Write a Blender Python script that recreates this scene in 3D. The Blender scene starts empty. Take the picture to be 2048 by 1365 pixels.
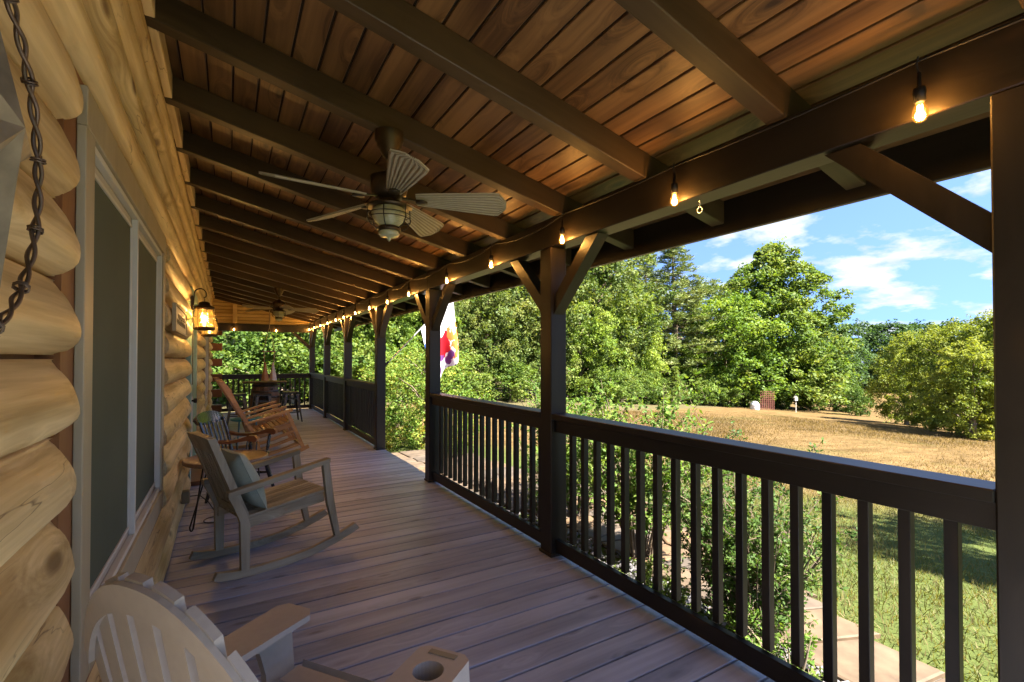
import bpy, bmesh, math, random
import numpy as np
from mathutils import Vector, Matrix
R = math.radians
random.seed(7); RNG = np.random.default_rng(7)
scn = bpy.context.scene
COL = scn.collection
# ------------------------------------------------------------------ camera, sky, sun, exposure
cam_d = bpy.data.cameras.new('camera'); cam = bpy.data.objects.new('camera', cam_d); COL.objects.link(cam)
scn.camera = cam
cam.location = (0, 0, 1.43); cam.rotation_euler = (R(90 + .79), 0, R(-30.761))
cam_d.sensor_width = 36; cam_d.lens = 955.72 / 2048 * 36; cam_d.shift_y = 22 / 2048
cam_d.clip_start = .02; cam_d.clip_end = 3000
SUN_AZ, SUN_EL = 160.0, 53.0            # azimuth from +Y towards +X
w = bpy.data.worlds.new('World'); scn.world = w; w.use_nodes = True
nt = w.node_tree; nd = nt.nodes; lk = nt.links
for n in list(nd): nd.remove(n)
out = nd.new('ShaderNodeOutputWorld'); bg = nd.new('ShaderNodeBackground')
sky = nd.new('ShaderNodeTexSky'); sky.sky_type = 'NISHITA'; sky.sun_disc = False
sky.sun_elevation = R(SUN_EL); sky.sun_rotation = R(SUN_AZ); sky.altitude = 2500
sky.air_density = .52; sky.dust_density = .0; sky.ozone_density = 3.0
tc = nd.new('ShaderNodeTexCoord'); sep = nd.new('ShaderNodeSeparateXYZ'); lk.new(tc.outputs['Generated'], sep.inputs[0])
def wm(op, a, b=None):
    m = nd.new('ShaderNodeMath'); m.operation = op
    for i, v in enumerate((a, b)):
        if v is None: continue
        if isinstance(v, (int, float)): m.inputs[i].default_value = v
        else: lk.new(v, m.inputs[i])
    return m.outputs[0]
skv = nd.new('ShaderNodeCombineXYZ'); lk.new(sep.outputs[0], skv.inputs[0]); lk.new(sep.outputs[1], skv.inputs[1])
lk.new(wm('ADD', wm('MULTIPLY', wm('MAXIMUM', sep.outputs[2], 0.0), .8), .34), skv.inputs[2]); lk.new(skv.outputs[0], sky.inputs[0])
zz = wm('ADD', wm('MAXIMUM', sep.outputs[2], 0.0), .22)
comb = nd.new('ShaderNodeCombineXYZ')
lk.new(wm('DIVIDE', sep.outputs[0], zz), comb.inputs[0]); lk.new(wm('DIVIDE', sep.outputs[1], zz), comb.inputs[1])
mp = nd.new('ShaderNodeMapping'); mp.inputs['Location'].default_value = (21.0, 3.0, 0); lk.new(comb.outputs[0], mp.inputs[0])
n1 = nd.new('ShaderNodeTexNoise'); n1.inputs['Scale'].default_value = 2.8; n1.inputs['Detail'].default_value = 9; n1.inputs['Roughness'].default_value = .58
lk.new(mp.outputs[0], n1.inputs[0])
rp = nd.new('ShaderNodeValToRGB'); rp.color_ramp.elements[0].position = .50; rp.color_ramp.elements[1].position = .60
rp.color_ramp.elements[0].color = (0, 0, 0, 1); rp.color_ramp.elements[1].color = (1, 1, 1, 1)
lk.new(n1.outputs[0], rp.inputs[0])
mixc = nd.new('ShaderNodeMix'); mixc.data_type = 'RGBA'
lk.new(wm('MULTIPLY', rp.outputs[0], .88), mixc.inputs[0]); lk.new(sky.outputs[0], mixc.inputs[6])
cg = nd.new('ShaderNodeMix'); cg.data_type = 'RGBA'; cn = nd.new('ShaderNodeTexNoise'); cn.inputs['Scale'].default_value = 6; cn.inputs['Detail'].default_value = 5; lk.new(mp.outputs[0], cn.inputs[0])
cgr = nd.new('ShaderNodeMapRange'); cgr.inputs[1].default_value = .38; cgr.inputs[2].default_value = .62; lk.new(cn.outputs[0], cgr.inputs[0]); lk.new(cgr.outputs[0], cg.inputs[0])
cg.inputs[6].default_value = (1.0, 1.06, 1.2, 1); cg.inputs[7].default_value = (1.35, 1.39, 1.46, 1); lk.new(cg.outputs[2], mixc.inputs[7])
lk.new(mixc.outputs[2], bg.inputs[0]); bg.inputs[1].default_value = .05
lk.new(bg.outputs[0], out.inputs[0])
sd = bpy.data.lights.new('sun', 'SUN'); sd.energy = 2.0; sd.angle = R(.55); sd.color = (1, .93, .82)
so = bpy.data.objects.new('sun', sd); COL.objects.link(so)
a_, e_ = R(SUN_AZ), R(SUN_EL)
sv = Vector((math.sin(a_) * math.cos(e_), math.cos(a_) * math.cos(e_), math.sin(e_)))
so.rotation_euler = sv.to_track_quat('Z', 'Y').to_euler()
vs = scn.view_settings; vs.view_transform = 'Standard'; vs.look = 'None'; vs.gamma = 1; vs.use_curve_mapping = False
vs.exposure = 4.25
cy = scn.cycles; cy.max_bounces = 6; cy.diffuse_bounces = 5; cy.glossy_bounces = 2; cy.transmission_bounces = 3; cy.transparent_max_bounces = 6; cy.caustics_reflective = False; cy.caustics_refractive = False
# ------------------------------------------------------------------ materials
MATS = {}
def _n(t, kind, **kw):
    n = t.nodes.new(kind)
    for k, v in kw.items(): setattr(n, k, v)
    return n
def _new(name):
    m = bpy.data.materials.new(name); m.use_nodes = True; t = m.node_tree
    b = t.nodes['Principled BSDF']; MATS[name] = m
    return m, t, b
def plain(name, col, rough=.5, metal=0, var=.12, nscale=12, spec=.4, bump=.0, objv=0):
    m, t, b = _new(name)
    tc = _n(t, 'ShaderNodeTexCoord'); ns = _n(t, 'ShaderNodeTexNoise'); ns.inputs['Scale'].default_value = nscale; ns.inputs['Detail'].default_value = 6
    t.links.new(tc.outputs['Object'], ns.inputs[0])
    mx = _n(t, 'ShaderNodeMix', data_type='RGBA'); t.links.new(ns.outputs[0], mx.inputs[0])
    mx.inputs[6].default_value = (*[c * (1 - var * 1.6) for c in col], 1); mx.inputs[7].default_value = (*[min(1, c * (1 + var * 1.6)) for c in col], 1)
    if objv:
        oi = _n(t, 'ShaderNodeObjectInfo'); mr_ = _n(t, 'ShaderNodeMapRange'); mr_.inputs[3].default_value = 1 - objv; mr_.inputs[4].default_value = 1 + objv; t.links.new(oi.outputs['Random'], mr_.inputs[0])
        hs = _n(t, 'ShaderNodeHueSaturation'); t.links.new(mr_.outputs[0], hs.inputs['Value']); t.links.new(mr_.outputs[0], hs.inputs['Saturation']); t.links.new(mx.outputs[2], hs.inputs['Color']); t.links.new(hs.outputs[0], b.inputs['Base Color'])
    else: t.links.new(mx.outputs[2], b.inputs['Base Color'])
    b.inputs['Roughness'].default_value = rough; b.inputs['Metallic'].default_value = metal; b.inputs['Specular IOR Level'].default_value = spec
    if bump:
        bp = _n(t, 'ShaderNodeBump'); bp.inputs['Strength'].default_value = bump; bp.inputs['Distance'].default_value = .004
        t.links.new(ns.outputs[0], bp.inputs['Height']); t.links.new(bp.outputs[0], b.inputs['Normal'])
    return m
def wood(name, c1, c2, axis='Y', rough=.55, knots=.5, dark=(.05, .025, .01), objvar=.25, grain=26, stretch=.06, bump=.25, spec=.3, weather=None, streak=.5, kscale=1.0, crack=None, swirl=.16, blotch=.9):
    """grained timber: stretched noise along the axis, knots, per-piece tone"""
    m, t, b = _new(name); L = t.links.new
    tc = _n(t, 'ShaderNodeTexCoord'); oi = _n(t, 'ShaderNodeObjectInfo')
    off = _n(t, 'ShaderNodeVectorMath', operation='MULTIPLY_ADD')
    cmb = _n(t, 'ShaderNodeCombineXYZ')
    for i in range(3): L(oi.outputs['Random'], cmb.inputs[i])
    L(cmb.outputs[0], off.inputs[0]); off.inputs[1].default_value = (37, 53, 29); L(tc.outputs['Object'], off.inputs[2])
    i = 'XYZ'.index(axis)
    sc = [1, 1, 1]; sc[i] = stretch
    mp = _n(t, 'ShaderNodeMapping'); mp.inputs['Scale'].default_value = sc; L(off.outputs[0], mp.inputs[0])
    # knots
    ks = [4.5 * kscale] * 3; ks[i] = 1.5 * kscale
    mk = _n(t, 'ShaderNodeMapping'); mk.inputs['Scale'].default_value = ks; L(off.outputs[0], mk.inputs[0])
    vo = _n(t, 'ShaderNodeTexVoronoi'); vo.inputs['Scale'].default_value = 1.0; L(mk.outputs[0], vo.inputs[0])
    kr = _n(t, 'ShaderNodeMapRange', interpolation_type='SMOOTHSTEP'); kr.inputs[1].default_value = .05; kr.inputs[2].default_value = .17; kr.inputs[3].default_value = 1; kr.inputs[4].default_value = 0
    L(vo.outputs['Distance'], kr.inputs[0])
    kw = _n(t, 'ShaderNodeMapRange', interpolation_type='SMOOTHSTEP'); kw.inputs[1].default_value = .0; kw.inputs[2].default_value = .5; kw.inputs[3].default_value = swirl; kw.inputs[4].default_value = 0
    L(vo.outputs['Distance'], kw.inputs[0])
    ad = _n(t, 'ShaderNodeVectorMath', operation='ADD'); L(mp.outputs[0], ad.inputs[0]); L(kw.outputs[0], ad.inputs[1])
    ng = _n(t, 'ShaderNodeTexNoise'); ng.inputs['Scale'].default_value = grain; ng.inputs['Detail'].default_value = 3; ng.inputs['Roughness'].default_value = .6; L(ad.outputs[0], ng.inputs[0])
    nw = _n(t, 'ShaderNodeTexNoise'); nw.inputs['Scale'].default_value = grain * .22; nw.inputs['Detail'].default_value = 2; L(ad.outputs[0], nw.inputs[0])
    nb = _n(t, 'ShaderNodeTexNoise'); nb.inputs['Scale'].default_value = 1.7; nb.inputs['Detail'].default_value = 2; L(off.outputs[0], nb.inputs[0])
    def math_(op, a, c):
        q = _n(t, 'ShaderNodeMath', operation=op)
        for j, v in enumerate((a, c)):
            if isinstance(v, (int, float)): q.inputs[j].default_value = v
            else: L(v, q.inputs[j])
        return q.outputs[0]
    f = math_('ADD', math_('MULTIPLY', ng.outputs[0], .55 * streak * 2), math_('MULTIPLY', nw.outputs[0], .9 * streak * 2))
    f = math_('SUBTRACT', f, .725 * streak * 2 - .5)
    f = math_('ADD', f, math_('MULTIPLY', math_('SUBTRACT', nb.outputs[0], .5), blotch))
    f = math_('ADD', f, math_('MULTIPLY', math_('SUBTRACT', oi.outputs['Random'], .5), objvar * 2))
    cr = _n(t, 'ShaderNodeValToRGB'); cr.color_ramp.elements[0].position = .12; cr.color_ramp.elements[1].position = .88
    cr.color_ramp.elements[0].color = (*c1, 1); cr.color_ramp.elements[1].color = (*c2, 1); L(f, cr.inputs[0])
    col = cr.outputs[0]
    if weather:
        nx = _n(t, 'ShaderNodeTexNoise'); nx.inputs['Scale'].default_value = 3.2; nx.inputs['Detail'].default_value = 4; nx.inputs['Roughness'].default_value = .65; L(mp.outputs[0], nx.inputs[0])
        wr = _n(t, 'ShaderNodeMapRange'); wr.inputs[1].default_value = .5; wr.inputs[2].default_value = .75; wr.inputs[3].default_value = 0; wr.inputs[4].default_value = .65; L(nx.outputs[0], wr.inputs[0])
        mw = _n(t, 'ShaderNodeMix', data_type='RGBA'); L(wr.outputs[0], mw.inputs[0]); L(col, mw.inputs[6]); mw.inputs[7].default_value = (*weather, 1); col = mw.outputs[2]
    if crack:      # long drying checks along the grain
        mc = _n(t, 'ShaderNodeMapping'); cs = [3.2] * 3; cs[i] = .28; mc.inputs['Scale'].default_value = cs; L(off.outputs[0], mc.inputs[0])
        nd_ = _n(t, 'ShaderNodeTexNoise'); nd_.inputs['Scale'].default_value = 3; nd_.inputs['Detail'].default_value = 4; L(mc.outputs[0], nd_.inputs[0])
        ce = math_('ABSOLUTE', math_('SUBTRACT', nd_.outputs[0], .5), 0)
        c2r = _n(t, 'ShaderNodeMapRange'); c2r.inputs[1].default_value = .0; c2r.inputs[2].default_value = .006; c2r.inputs[3].default_value = .8; c2r.inputs[4].default_value = 0; L(ce, c2r.inputs[0])
        ng2 = _n(t, 'ShaderNodeTexNoise'); ng2.inputs['Scale'].default_value = 1.1; L(off.outputs[0], ng2.inputs[0])
        gate = _n(t, 'ShaderNodeMapRange'); gate.inputs[1].default_value = .48; gate.inputs[2].default_value = .56; L(ng2.outputs[0], gate.inputs[0])
        mcx = _n(t, 'ShaderNodeMix', data_type='RGBA'); L(math_('MULTIPLY', c2r.outputs[0], gate.outputs[0]), mcx.inputs[0]); L(col, mcx.inputs[6]); mcx.inputs[7].default_value = (*crack, 1); col = mcx.outputs[2]
    mx = _n(t, 'ShaderNodeMix', data_type='RGBA'); L(math_('MULTIPLY', kr.outputs[0], knots), mx.inputs[0]); L(col, mx.inputs[6]); mx.inputs[7].default_value = (*dark, 1)
    L(mx.outputs[2], b.inputs['Base Color'])
    b.inputs['Roughness'].default_value = rough; b.inputs['Specular IOR Level'].default_value = spec
    bp = _n(t, 'ShaderNodeBump'); bp.inputs['Strength'].default_value = bump; bp.inputs['Distance'].default_value = .003
    L(ng.outputs[0], bp.inputs['Height']); L(bp.outputs[0], b.inputs['Normal'])
    return m
def leafmat(name, cols, trans=.38, rough=.6, pscale=.35):
    """leaf: per-leaf and per-clump tone, light passing through"""
    m, t, b = _new(name); L = t.links.new
    ge = _n(t, 'ShaderNodeNewGeometry'); oi = _n(t, 'ShaderNodeObjectInfo'); tc = _n(t, 'ShaderNodeTexCoord')
    ns = _n(t, 'ShaderNodeTexNoise'); ns.inputs['Scale'].default_value = pscale; ns.inputs['Detail'].default_value = 3; L(tc.outputs['Object'], ns.inputs[0])
    def math_(op, a, c):
        q = _n(t, 'ShaderNodeMath', operation=op)
        for j, v in enumerate((a, c)):
            if isinstance(v, (int, float)): q.inputs[j].default_value = v
            else: L(v, q.inputs[j])
        return q.outputs[0]
    f = math_('ADD', math_('MULTIPLY', ge.outputs['Random Per Island'], .34), math_('MULTIPLY', ns.outputs[0], 1.25))
    f = math_('SUBTRACT', math_('ADD', f, math_('MULTIPLY', oi.outputs['Random'], .2)), .4)
    cr = _n(t, 'ShaderNodeValToRGB'); e = cr.color_ramp.elements
    e[0].position = .1; e[0].color = (*cols[0], 1); e[1].position = .9; e[1].color = (*cols[-1], 1)
    for k, c in enumerate(cols[1:-1]): x = e.new(.1 + .8 * (k + 1) / (len(cols) - 1)); x.color = (*c, 1)
    L(f, cr.inputs[0]); L(cr.outputs[0], b.inputs['Base Color']); b.inputs['Roughness'].default_value = rough; b.inputs['Specular IOR Level'].default_value = .22
    tr = _n(t, 'ShaderNodeBsdfTranslucent'); 
    tcx = _n(t, 'ShaderNodeMix', data_type='RGBA', blend_type='MULTIPLY'); tcx.inputs[0].default_value = 1; L(cr.outputs[0], tcx.inputs[6]); tcx.inputs[7].default_value = (1.5, 1.45, .55, 1)
    L(tcx.outputs[2], tr.inputs[0])
    mx = _n(t, 'ShaderNodeMixShader'); mx.inputs[0].default_value = trans
    L(b.outputs[0], mx.inputs[1]); L(tr.outputs[0], mx.inputs[2]); L(mx.outputs[0], t.nodes['Material Output'].inputs[0])
    return m
def emit(name, col, s):
    m, t, b = _new(name); b.inputs['Base Color'].default_value = (*col, 1); b.inputs['Emission Color'].default_value = (*col, 1); b.inputs['Emission Strength'].default_value = s
    return m
for ax in 'XYZ':
    wood('frame_wood_' + ax, (.007, .005, .0032), (.023, .0165, .0105), ax, rough=.42, knots=.35, bump=.2, grain=34, spec=.35)
    wood('rafter_wood_' + ax, (.030, .0185, .009), (.078, .049, .024), ax, rough=.5, knots=.35, bump=.2, grain=30)
wood('ceiling_wood', (.068, .030, .010), (.235, .122, .043), 'Y', rough=.5, knots=.95, dark=(.028, .011, .005), objvar=.14, grain=44, spec=.5, streak=.85, blotch=.6, kscale=1.35, stretch=.04)
wood('log_wood', (.38, .245, .092), (.78, .59, .29), 'Y', rough=.5, knots=.85, dark=(.13, .065, .025), objvar=.12, grain=64, stretch=.032, bump=.5, spec=.3, kscale=1.25, streak=.75, crack=(.12, .06, .025), swirl=.05, blotch=.5)
wood('log_butt', (.10, .045, .018), (.2, .095, .04), 'X', rough=.6, knots=.2)
wood('siding_wood', (.5, .35, .14), (.78, .6, .3), 'X', rough=.5, knots=.5, dark=(.2, .11, .04))
wood('buck_wood', (.17, .068, .022), (.28, .125, .045), 'Z', rough=.55, knots=.5)
wood('deck_wood', (.14, .156, .205), (.36, .395, .51), 'X', rough=.45, knots=.6, dark=(.08, .065, .065), objvar=.12, grain=30, stretch=.05, bump=.35, weather=(.47, .50, .60), spec=.45, streak=.55, kscale=1.7, swirl=.07, blotch=.5)
wood('casing_wood', (.34, .28, .165), (.44, .37, .235), 'Z', rough=.5, knots=.1, objvar=.05, bump=.1)
wood('teak_grey', (.19, .16, .10), (.46, .41, .285), 'X', rough=.65, knots=.15, objvar=.15, grain=40, bump=.4)
wood('teak_grey_Z', (.19, .16, .10), (.46, .41, .285), 'Z', rough=.65, knots=.15, objvar=.15, grain=40, bump=.4)
wood('rocker_brown', (.25, .115, .03), (.48, .25, .072), 'X', rough=.35, knots=.2, objvar=.15, grain=40, spec=.5)
wood('arm_brown', (.16, .05, .016), (.30, .11, .035), 'X', rough=.3, knots=.2, objvar=.1, grain=40, spec=.55)
wood('barrel_wood', (.09, .05, .028), (.24, .15, .095), 'Z', rough=.5, knots=.2, objvar=.3, grain=30)
wood('tabletop_wood', (.13, .085, .06), (.27, .19, .14), 'Y', rough=.4, knots=.2, grain=30, spec=.5)
wood('bark', (.09, .065, .045), (.22, .175, .13), 'Z', rough=.9, knots=.2, grain=9, stretch=.25, bump=1.0, spec=.1)
plain('black_paint', (.012, .013, .016), .2, 0, .2, spec=.9)
plain('black_metal', (.015, .014, .013), .4, .3)
plain('bronze', (.06, .042, .024), .42, .7, .25, 20)
plain('fan_blade', (.40, .36, .26), .5, 0, .12, 30)
plain('fan_groove', (.24, .20, .13), .6)
plain('vinyl_white', (.60, .57, .47), .4, 0, .04)
plain('vinyl_beige', (.46, .42, .33), .5, 0, .05)
plain('door_green', (.28, .42, .33), .4, 0, .08)
plain('resin_taupe', (.35, .31, .27), .42, 0, .06, 40, bump=.1)
plain('sage_cloth', (.34, .38, .29), .9, 0, .08, 60, spec=.1, bump=.3)
plain('teal_paint', (.03, .26, .36), .35, 0, .1)
plain('teal_leg', (.10, .26, .36), .35, .2, .1)
plain('gunmetal', (.07, .075, .075), .38, .8, .2)
plain('hoop_steel', (.10, .09, .08), .5, .8, .3)
plain('rope', (.36, .30, .20), .9, 0, .2, 60)
plain('canvas', (.62, .56, .48), .9, 0, .15, 18, spec=.05)
plain('tan_cloth', (.45, .25, .13), .9, 0, .15, 18, spec=.05)
plain('star_metal', (.27, .23, .155), .5, .55, .35, 25, bump=.3)
plain('wire_brown', (.13, .09, .058), .45, .6, .35, 40)
plain('zinc', (.5, .5, .48), .35, .9, .15)
plain('cord_black', (.008, .008, .008), .6)
plain('roof_sheet', (.03, .02, .014), .9)
plain('plaque_paint', (.62, .55, .38), .5, 0, .1, 40)
plain('plaque_line', (.22, .17, .09), .6)
plain('mortar', (.09, .075, .06), .9, 0, .15, 30, bump=.4)
plain('flagstone', (.088, .062, .041), .75, 0, .5, 7, bump=1.0, objv=.3)
plain('slate_chip', (.16, .15, .16), .7, 0, .5, 6)
plain('foundation', (.12, .10, .085), .9)
plain('trellis_red', (.20, .075, .055), .7, 0, .2)
plain('tank_white', (.62, .63, .65), .4, 0, .08, 3)
plain('post_grey', (.40, .38, .34), .7)
plain('aluminium_pole', (.55, .56, .57), .35, .6)
m, t, b = _new('screen_mesh'); b.inputs['Base Color'].default_value = (.055, .06, .05, 1); b.inputs['Roughness'].default_value = .75; b.inputs['Specular IOR Level'].default_value = .12
tc = _n(t, 'ShaderNodeTexCoord'); ck = _n(t, 'ShaderNodeTexNoise'); ck.inputs['Scale'].default_value = 3; t.links.new(tc.outputs['Object'], ck.inputs[0])
cr = _n(t, 'ShaderNodeValToRGB'); cr.color_ramp.elements[0].color = (.075, .088, .06, 1); cr.color_ramp.elements[1].color = (.105, .12, .085, 1); t.links.new(ck.outputs[0], cr.inputs[0]); t.links.new(cr.outputs[0], b.inputs[0])
# lit lamp glasses
def lampglass(name, col, s, tr):
    m, t, b = _new(name); L = t.links.new
    em = _n(t, 'ShaderNodeEmission'); em.inputs[0].default_value = (*col, 1); em.inputs[1].default_value = s
    tp = _n(t, 'ShaderNodeBsdfTransparent'); tp.inputs[0].default_value = (1, .82, .5, 1)
    gl = _n(t, 'ShaderNodeBsdfGlossy'); gl.inputs['Roughness'].default_value = .12
    mx = _n(t, 'ShaderNodeMixShader'); mx.inputs[0].default_value = tr; L(em.outputs[0], mx.inputs[1]); L(tp.outputs[0], mx.inputs[2])
    m2 = _n(t, 'ShaderNodeMixShader'); m2.inputs[0].default_value = .08; L(mx.outputs[0], m2.inputs[1]); L(gl.outputs[0], m2.inputs[2])
    L(m2.outputs[0], t.nodes['Material Output'].inputs[0])
lampglass('lantern_glass', (1, .45, .06), .09, .6)
lampglass('bulb_glass', (1, .40, .05), .085, .65)
emit('filament', (1, .72, .34), 5.5)
emit('lantern_bulb', (1, .74, .36), 1.6)
m, t, b = _new('fan_glass'); b.inputs['Base Color'].default_value = (.50, .52, .36, 1); b.inputs['Roughness'].default_value = .18; b.inputs['Transmission Weight'].default_value = .35; b.inputs['Specular IOR Level'].default_value = .6
# flag print: flat colour patches on white cloth
m, t, b = _new('flag_cloth'); L = t.links.new
tc = _n(t, 'ShaderNodeTexCoord'); sp = _n(t, 'ShaderNodeSeparateXYZ'); L(tc.outputs['UV'], sp.inputs[0])
vo = _n(t, 'ShaderNodeTexVoronoi'); vo.inputs['Scale'].default_value = 9; L(tc.outputs['UV'], vo.inputs[0])
ns = _n(t, 'ShaderNodeTexNoise'); ns.inputs['Scale'].default_value = 6; ns.inputs['Detail'].default_value = 4; L(tc.outputs['UV'], ns.inputs[0])
def fm(op, a, c):
    q = _n(t, 'ShaderNodeMath', operation=op)
    for j, v in enumerate((a, c)):
        if isinstance(v, (int, float)): q.inputs[j].default_value = v
        else: L(v, q.inputs[j])
    return q.outputs[0]
vv = fm('ADD', sp.outputs[1], fm('MULTIPLY', fm('SUBTRACT', ns.outputs[0], .5), .35)); uu = fm('ADD', sp.outputs[0], fm('MULTIPLY', fm('SUBTRACT', ns.outputs[0], .5), .2))
def band(x, a, c): return fm('MULTIPLY', fm('GREATER_THAN', x, a), fm('LESS_THAN', x, c))
def over(base, mask, col):
    q = _n(t, 'ShaderNodeMix', data_type='RGBA'); L(mask, q.inputs[0])
    if isinstance(base, tuple): q.inputs[6].default_value = (*base, 1)
    else: L(base, q.inputs[6])
    q.inputs[7].default_value = (*col, 1); return q.outputs[2]
c = over((.80, .80, .84), fm('MULTIPLY', band(vv, .12, .62), fm('MULTIPLY', fm('GREATER_THAN', uu, .74), fm('GREATER_THAN', ns.outputs[0], .47))), (.85, .28, .06))
c = over(c, fm('MULTIPLY', band(vv, .2, .56), band(uu, .3, .74)), (.62, .01, .03))
c = over(c, fm('MULTIPLY', fm('MULTIPLY', band(vv, -.1, .24), fm('LESS_THAN', uu, .8)), fm('LESS_THAN', vo.outputs['Distance'], .55)), (.22, .06, .30))
c = over(c, fm('MULTIPLY', band(vv, .55, .75), fm('LESS_THAN', uu, .1)), (.03, .12, .55))
L(c, b.inputs['Base Color']); b.inputs['Roughness'].default_value = .9
tr = _n(t, 'ShaderNodeBsdfTranslucent'); L(c, tr.inputs[0]); mx = _n(t, 'ShaderNodeMixShader'); mx.inputs[0].default_value = .5
L(b.outputs[0], mx.inputs[1]); L(tr.outputs[0], mx.inputs[2]); L(mx.outputs[0], t.nodes['Material Output'].inputs[0])
# lawn: dry straw with greener grass near the house
m, t, b = _new('lawn_turf'); L = t.links.new
tc = _n(t, 'ShaderNodeTexCoord'); sp = _n(t, 'ShaderNodeSeparateXYZ'); L(tc.outputs['Object'], sp.inputs[0])
na = _n(t, 'ShaderNodeTexNoise'); na.inputs['Scale'].default_value = .35; na.inputs['Detail'].default_value = 6; L(tc.outputs['Object'], na.inputs[0])
nb = _n(t, 'ShaderNodeTexNoise'); nb.inputs['Scale'].default_value = 9; nb.inputs['Detail'].default_value = 8; nb.inputs['Roughness'].default_value = .7; L(tc.outputs['Object'], nb.inputs[0])
mr = _n(t, 'ShaderNodeMapRange'); mr.inputs[1].default_value = 7; mr.inputs[2].default_value = 12; mr.inputs[3].default_value = .62; mr.inputs[4].default_value = 0
dd = _n(t, 'ShaderNodeMath', operation='MULTIPLY_ADD'); L(sp.outputs[1], dd.inputs[0]); dd.inputs[1].default_value = .55; L(sp.outputs[0], dd.inputs[2]); L(dd.outputs[0], mr.inputs[0])
ff = _n(t, 'ShaderNodeMath', operation='ADD'); L(mr.outputs[0], ff.inputs[0]); L(na.outputs[0], ff.inputs[1])
fr = _n(t, 'ShaderNodeMapRange'); fr.inputs[1].default_value = .55; fr.inputs[2].default_value = .95; L(ff.outputs[0], fr.inputs[0])
nm = _n(t, 'ShaderNodeTexNoise'); nm.inputs['Scale'].default_value = 1.4; nm.inputs['Detail'].default_value = 5; nm.inputs['Roughness'].default_value = .7
mpm = _n(t, 'ShaderNodeMapping'); mpm.inputs['Rotation'].default_value = (0, 0, .5); mpm.inputs['Scale'].default_value = (.35, 1.6, 1); L(tc.outputs['Object'], mpm.inputs[0]); L(mpm.outputs[0], nm.inputs[0])
nsum = _n(t, 'ShaderNodeMath', operation='ADD'); L(nm.outputs[0], nsum.inputs[0]); L(nb.outputs[0], nsum.inputs[1])
nst = _n(t, 'ShaderNodeMapRange'); nst.inputs[1].default_value = .72; nst.inputs[2].default_value = 1.3; L(nsum.outputs[0], nst.inputs[0])
s1 = _n(t, 'ShaderNodeMix', data_type='RGBA'); L(nst.outputs[0], s1.inputs[0]); s1.inputs[6].default_value = (.044, .028, .0098, 1); s1.inputs[7].default_value = (.18, .118, .052, 1)
s2 = _n(t, 'ShaderNodeMix', data_type='RGBA'); L(nb.outputs[0], s2.inputs[0]); s2.inputs[6].default_value = (.027, .046, .011, 1); s2.inputs[7].default_value = (.105, .122, .038, 1)
s3 = _n(t, 'ShaderNodeMix', data_type='RGBA'); L(fr.outputs[0], s3.inputs[0]); L(s1.outputs[2], s3.inputs[6]); L(s2.outputs[2], s3.inputs[7])
wl = _n(t, 'ShaderNodeMapRange'); wx = _n(t, 'ShaderNodeMath', operation='MAXIMUM'); wa = _n(t, 'ShaderNodeMath', operation='SUBTRACT'); L(sp.outputs[0], wa.inputs[0]); wa.inputs[1].default_value = 21; L(wa.outputs[0], wx.inputs[0]); wx.inputs[1].default_value = 0
wb = _n(t, 'ShaderNodeMath', operation='MULTIPLY_ADD'); L(wx.outputs[0], wb.inputs[0]); wb.inputs[1].default_value = -.36; L(sp.outputs[1], wb.inputs[2])
wc = _n(t, 'ShaderNodeMath', operation='ADD'); L(wb.outputs[0], wc.inputs[0]); L(na.outputs[0], wc.inputs[1])
wl.inputs[1].default_value = 20.6; wl.inputs[2].default_value = 21.6; L(wc.outputs[0], wl.inputs[0])
s5 = _n(t, 'ShaderNodeMix', data_type='RGBA'); L(nb.outputs[0], s5.inputs[0]); s5.inputs[6].default_value = (.03, .035, .012, 1); s5.inputs[7].default_value = (.14, .11, .06, 1)
s4 = _n(t, 'ShaderNodeMix', data_type='RGBA'); L(wl.outputs[0], s4.inputs[0]); L(s3.outputs[2], s4.inputs[6]); L(s5.outputs[2], s4.inputs[7])
L(s4.outputs[2], b.inputs[0]); b.inputs['Roughness'].default_value = .95; b.inputs['Specular IOR Level'].default_value = .05
bp = _n(t, 'ShaderNodeBump'); bp.inputs['Strength'].default_value = .8; bp.inputs['Distance'].default_value = .05; L(nb.outputs[0], bp.inputs['Height']); L(bp.outputs[0], b.inputs['Normal'])
leafmat('leaf_oak', [(0.0264, 0.051, 0.0123), (0.0669, 0.1074, 0.0228), (0.1399, 0.169, 0.0427), (0.2077, 0.2138, 0.0741)])
leafmat('leaf_tulip', [(0.0246, 0.0563, 0.0114), (0.0607, 0.1126, 0.019), (0.1223, 0.1742, 0.0314), (0.1954, 0.2138, 0.0579)])
leafmat('leaf_maple', [(0.0422, 0.0845, 0.0114), (0.0977, 0.169, 0.0218), (0.183, 0.2473, 0.037), (0.2446, 0.2807, 0.0636)])
leafmat('leaf_far', [(0.0238, 0.0546, 0.0209), (0.044, 0.0871, 0.0294), (0.0766, 0.1206, 0.0408)])
leafmat('needle_pine', [(0.0572, 0.0871, 0.0247), (0.125, 0.1566, 0.0418), (0.2297, 0.2446, 0.0703)], trans=.2)
leafmat('needle_young', [(0.0766, 0.1206, 0.0238), (0.1426, 0.1962, 0.0408), (0.2182, 0.2517, 0.0703)], trans=.3)
leafmat('leaf_gold', [(0.0502, 0.0862, 0.0114), (0.1135, 0.1522, 0.0199), (0.2042, 0.2279, 0.0333), (0.2948, 0.2842, 0.0437)])
leafmat('leaf_shrub', [(0.0326, 0.0818, 0.0142), (0.0766, 0.1531, 0.0238), (0.1531, 0.2182, 0.0408), (0.2182, 0.2622, 0.0703)], pscale=3)
leafmat('leaf_small', [(0.0273, 0.0651, 0.0142), (0.0651, 0.1206, 0.0238), (0.1426, 0.1857, 0.0475)], pscale=3)
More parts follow.
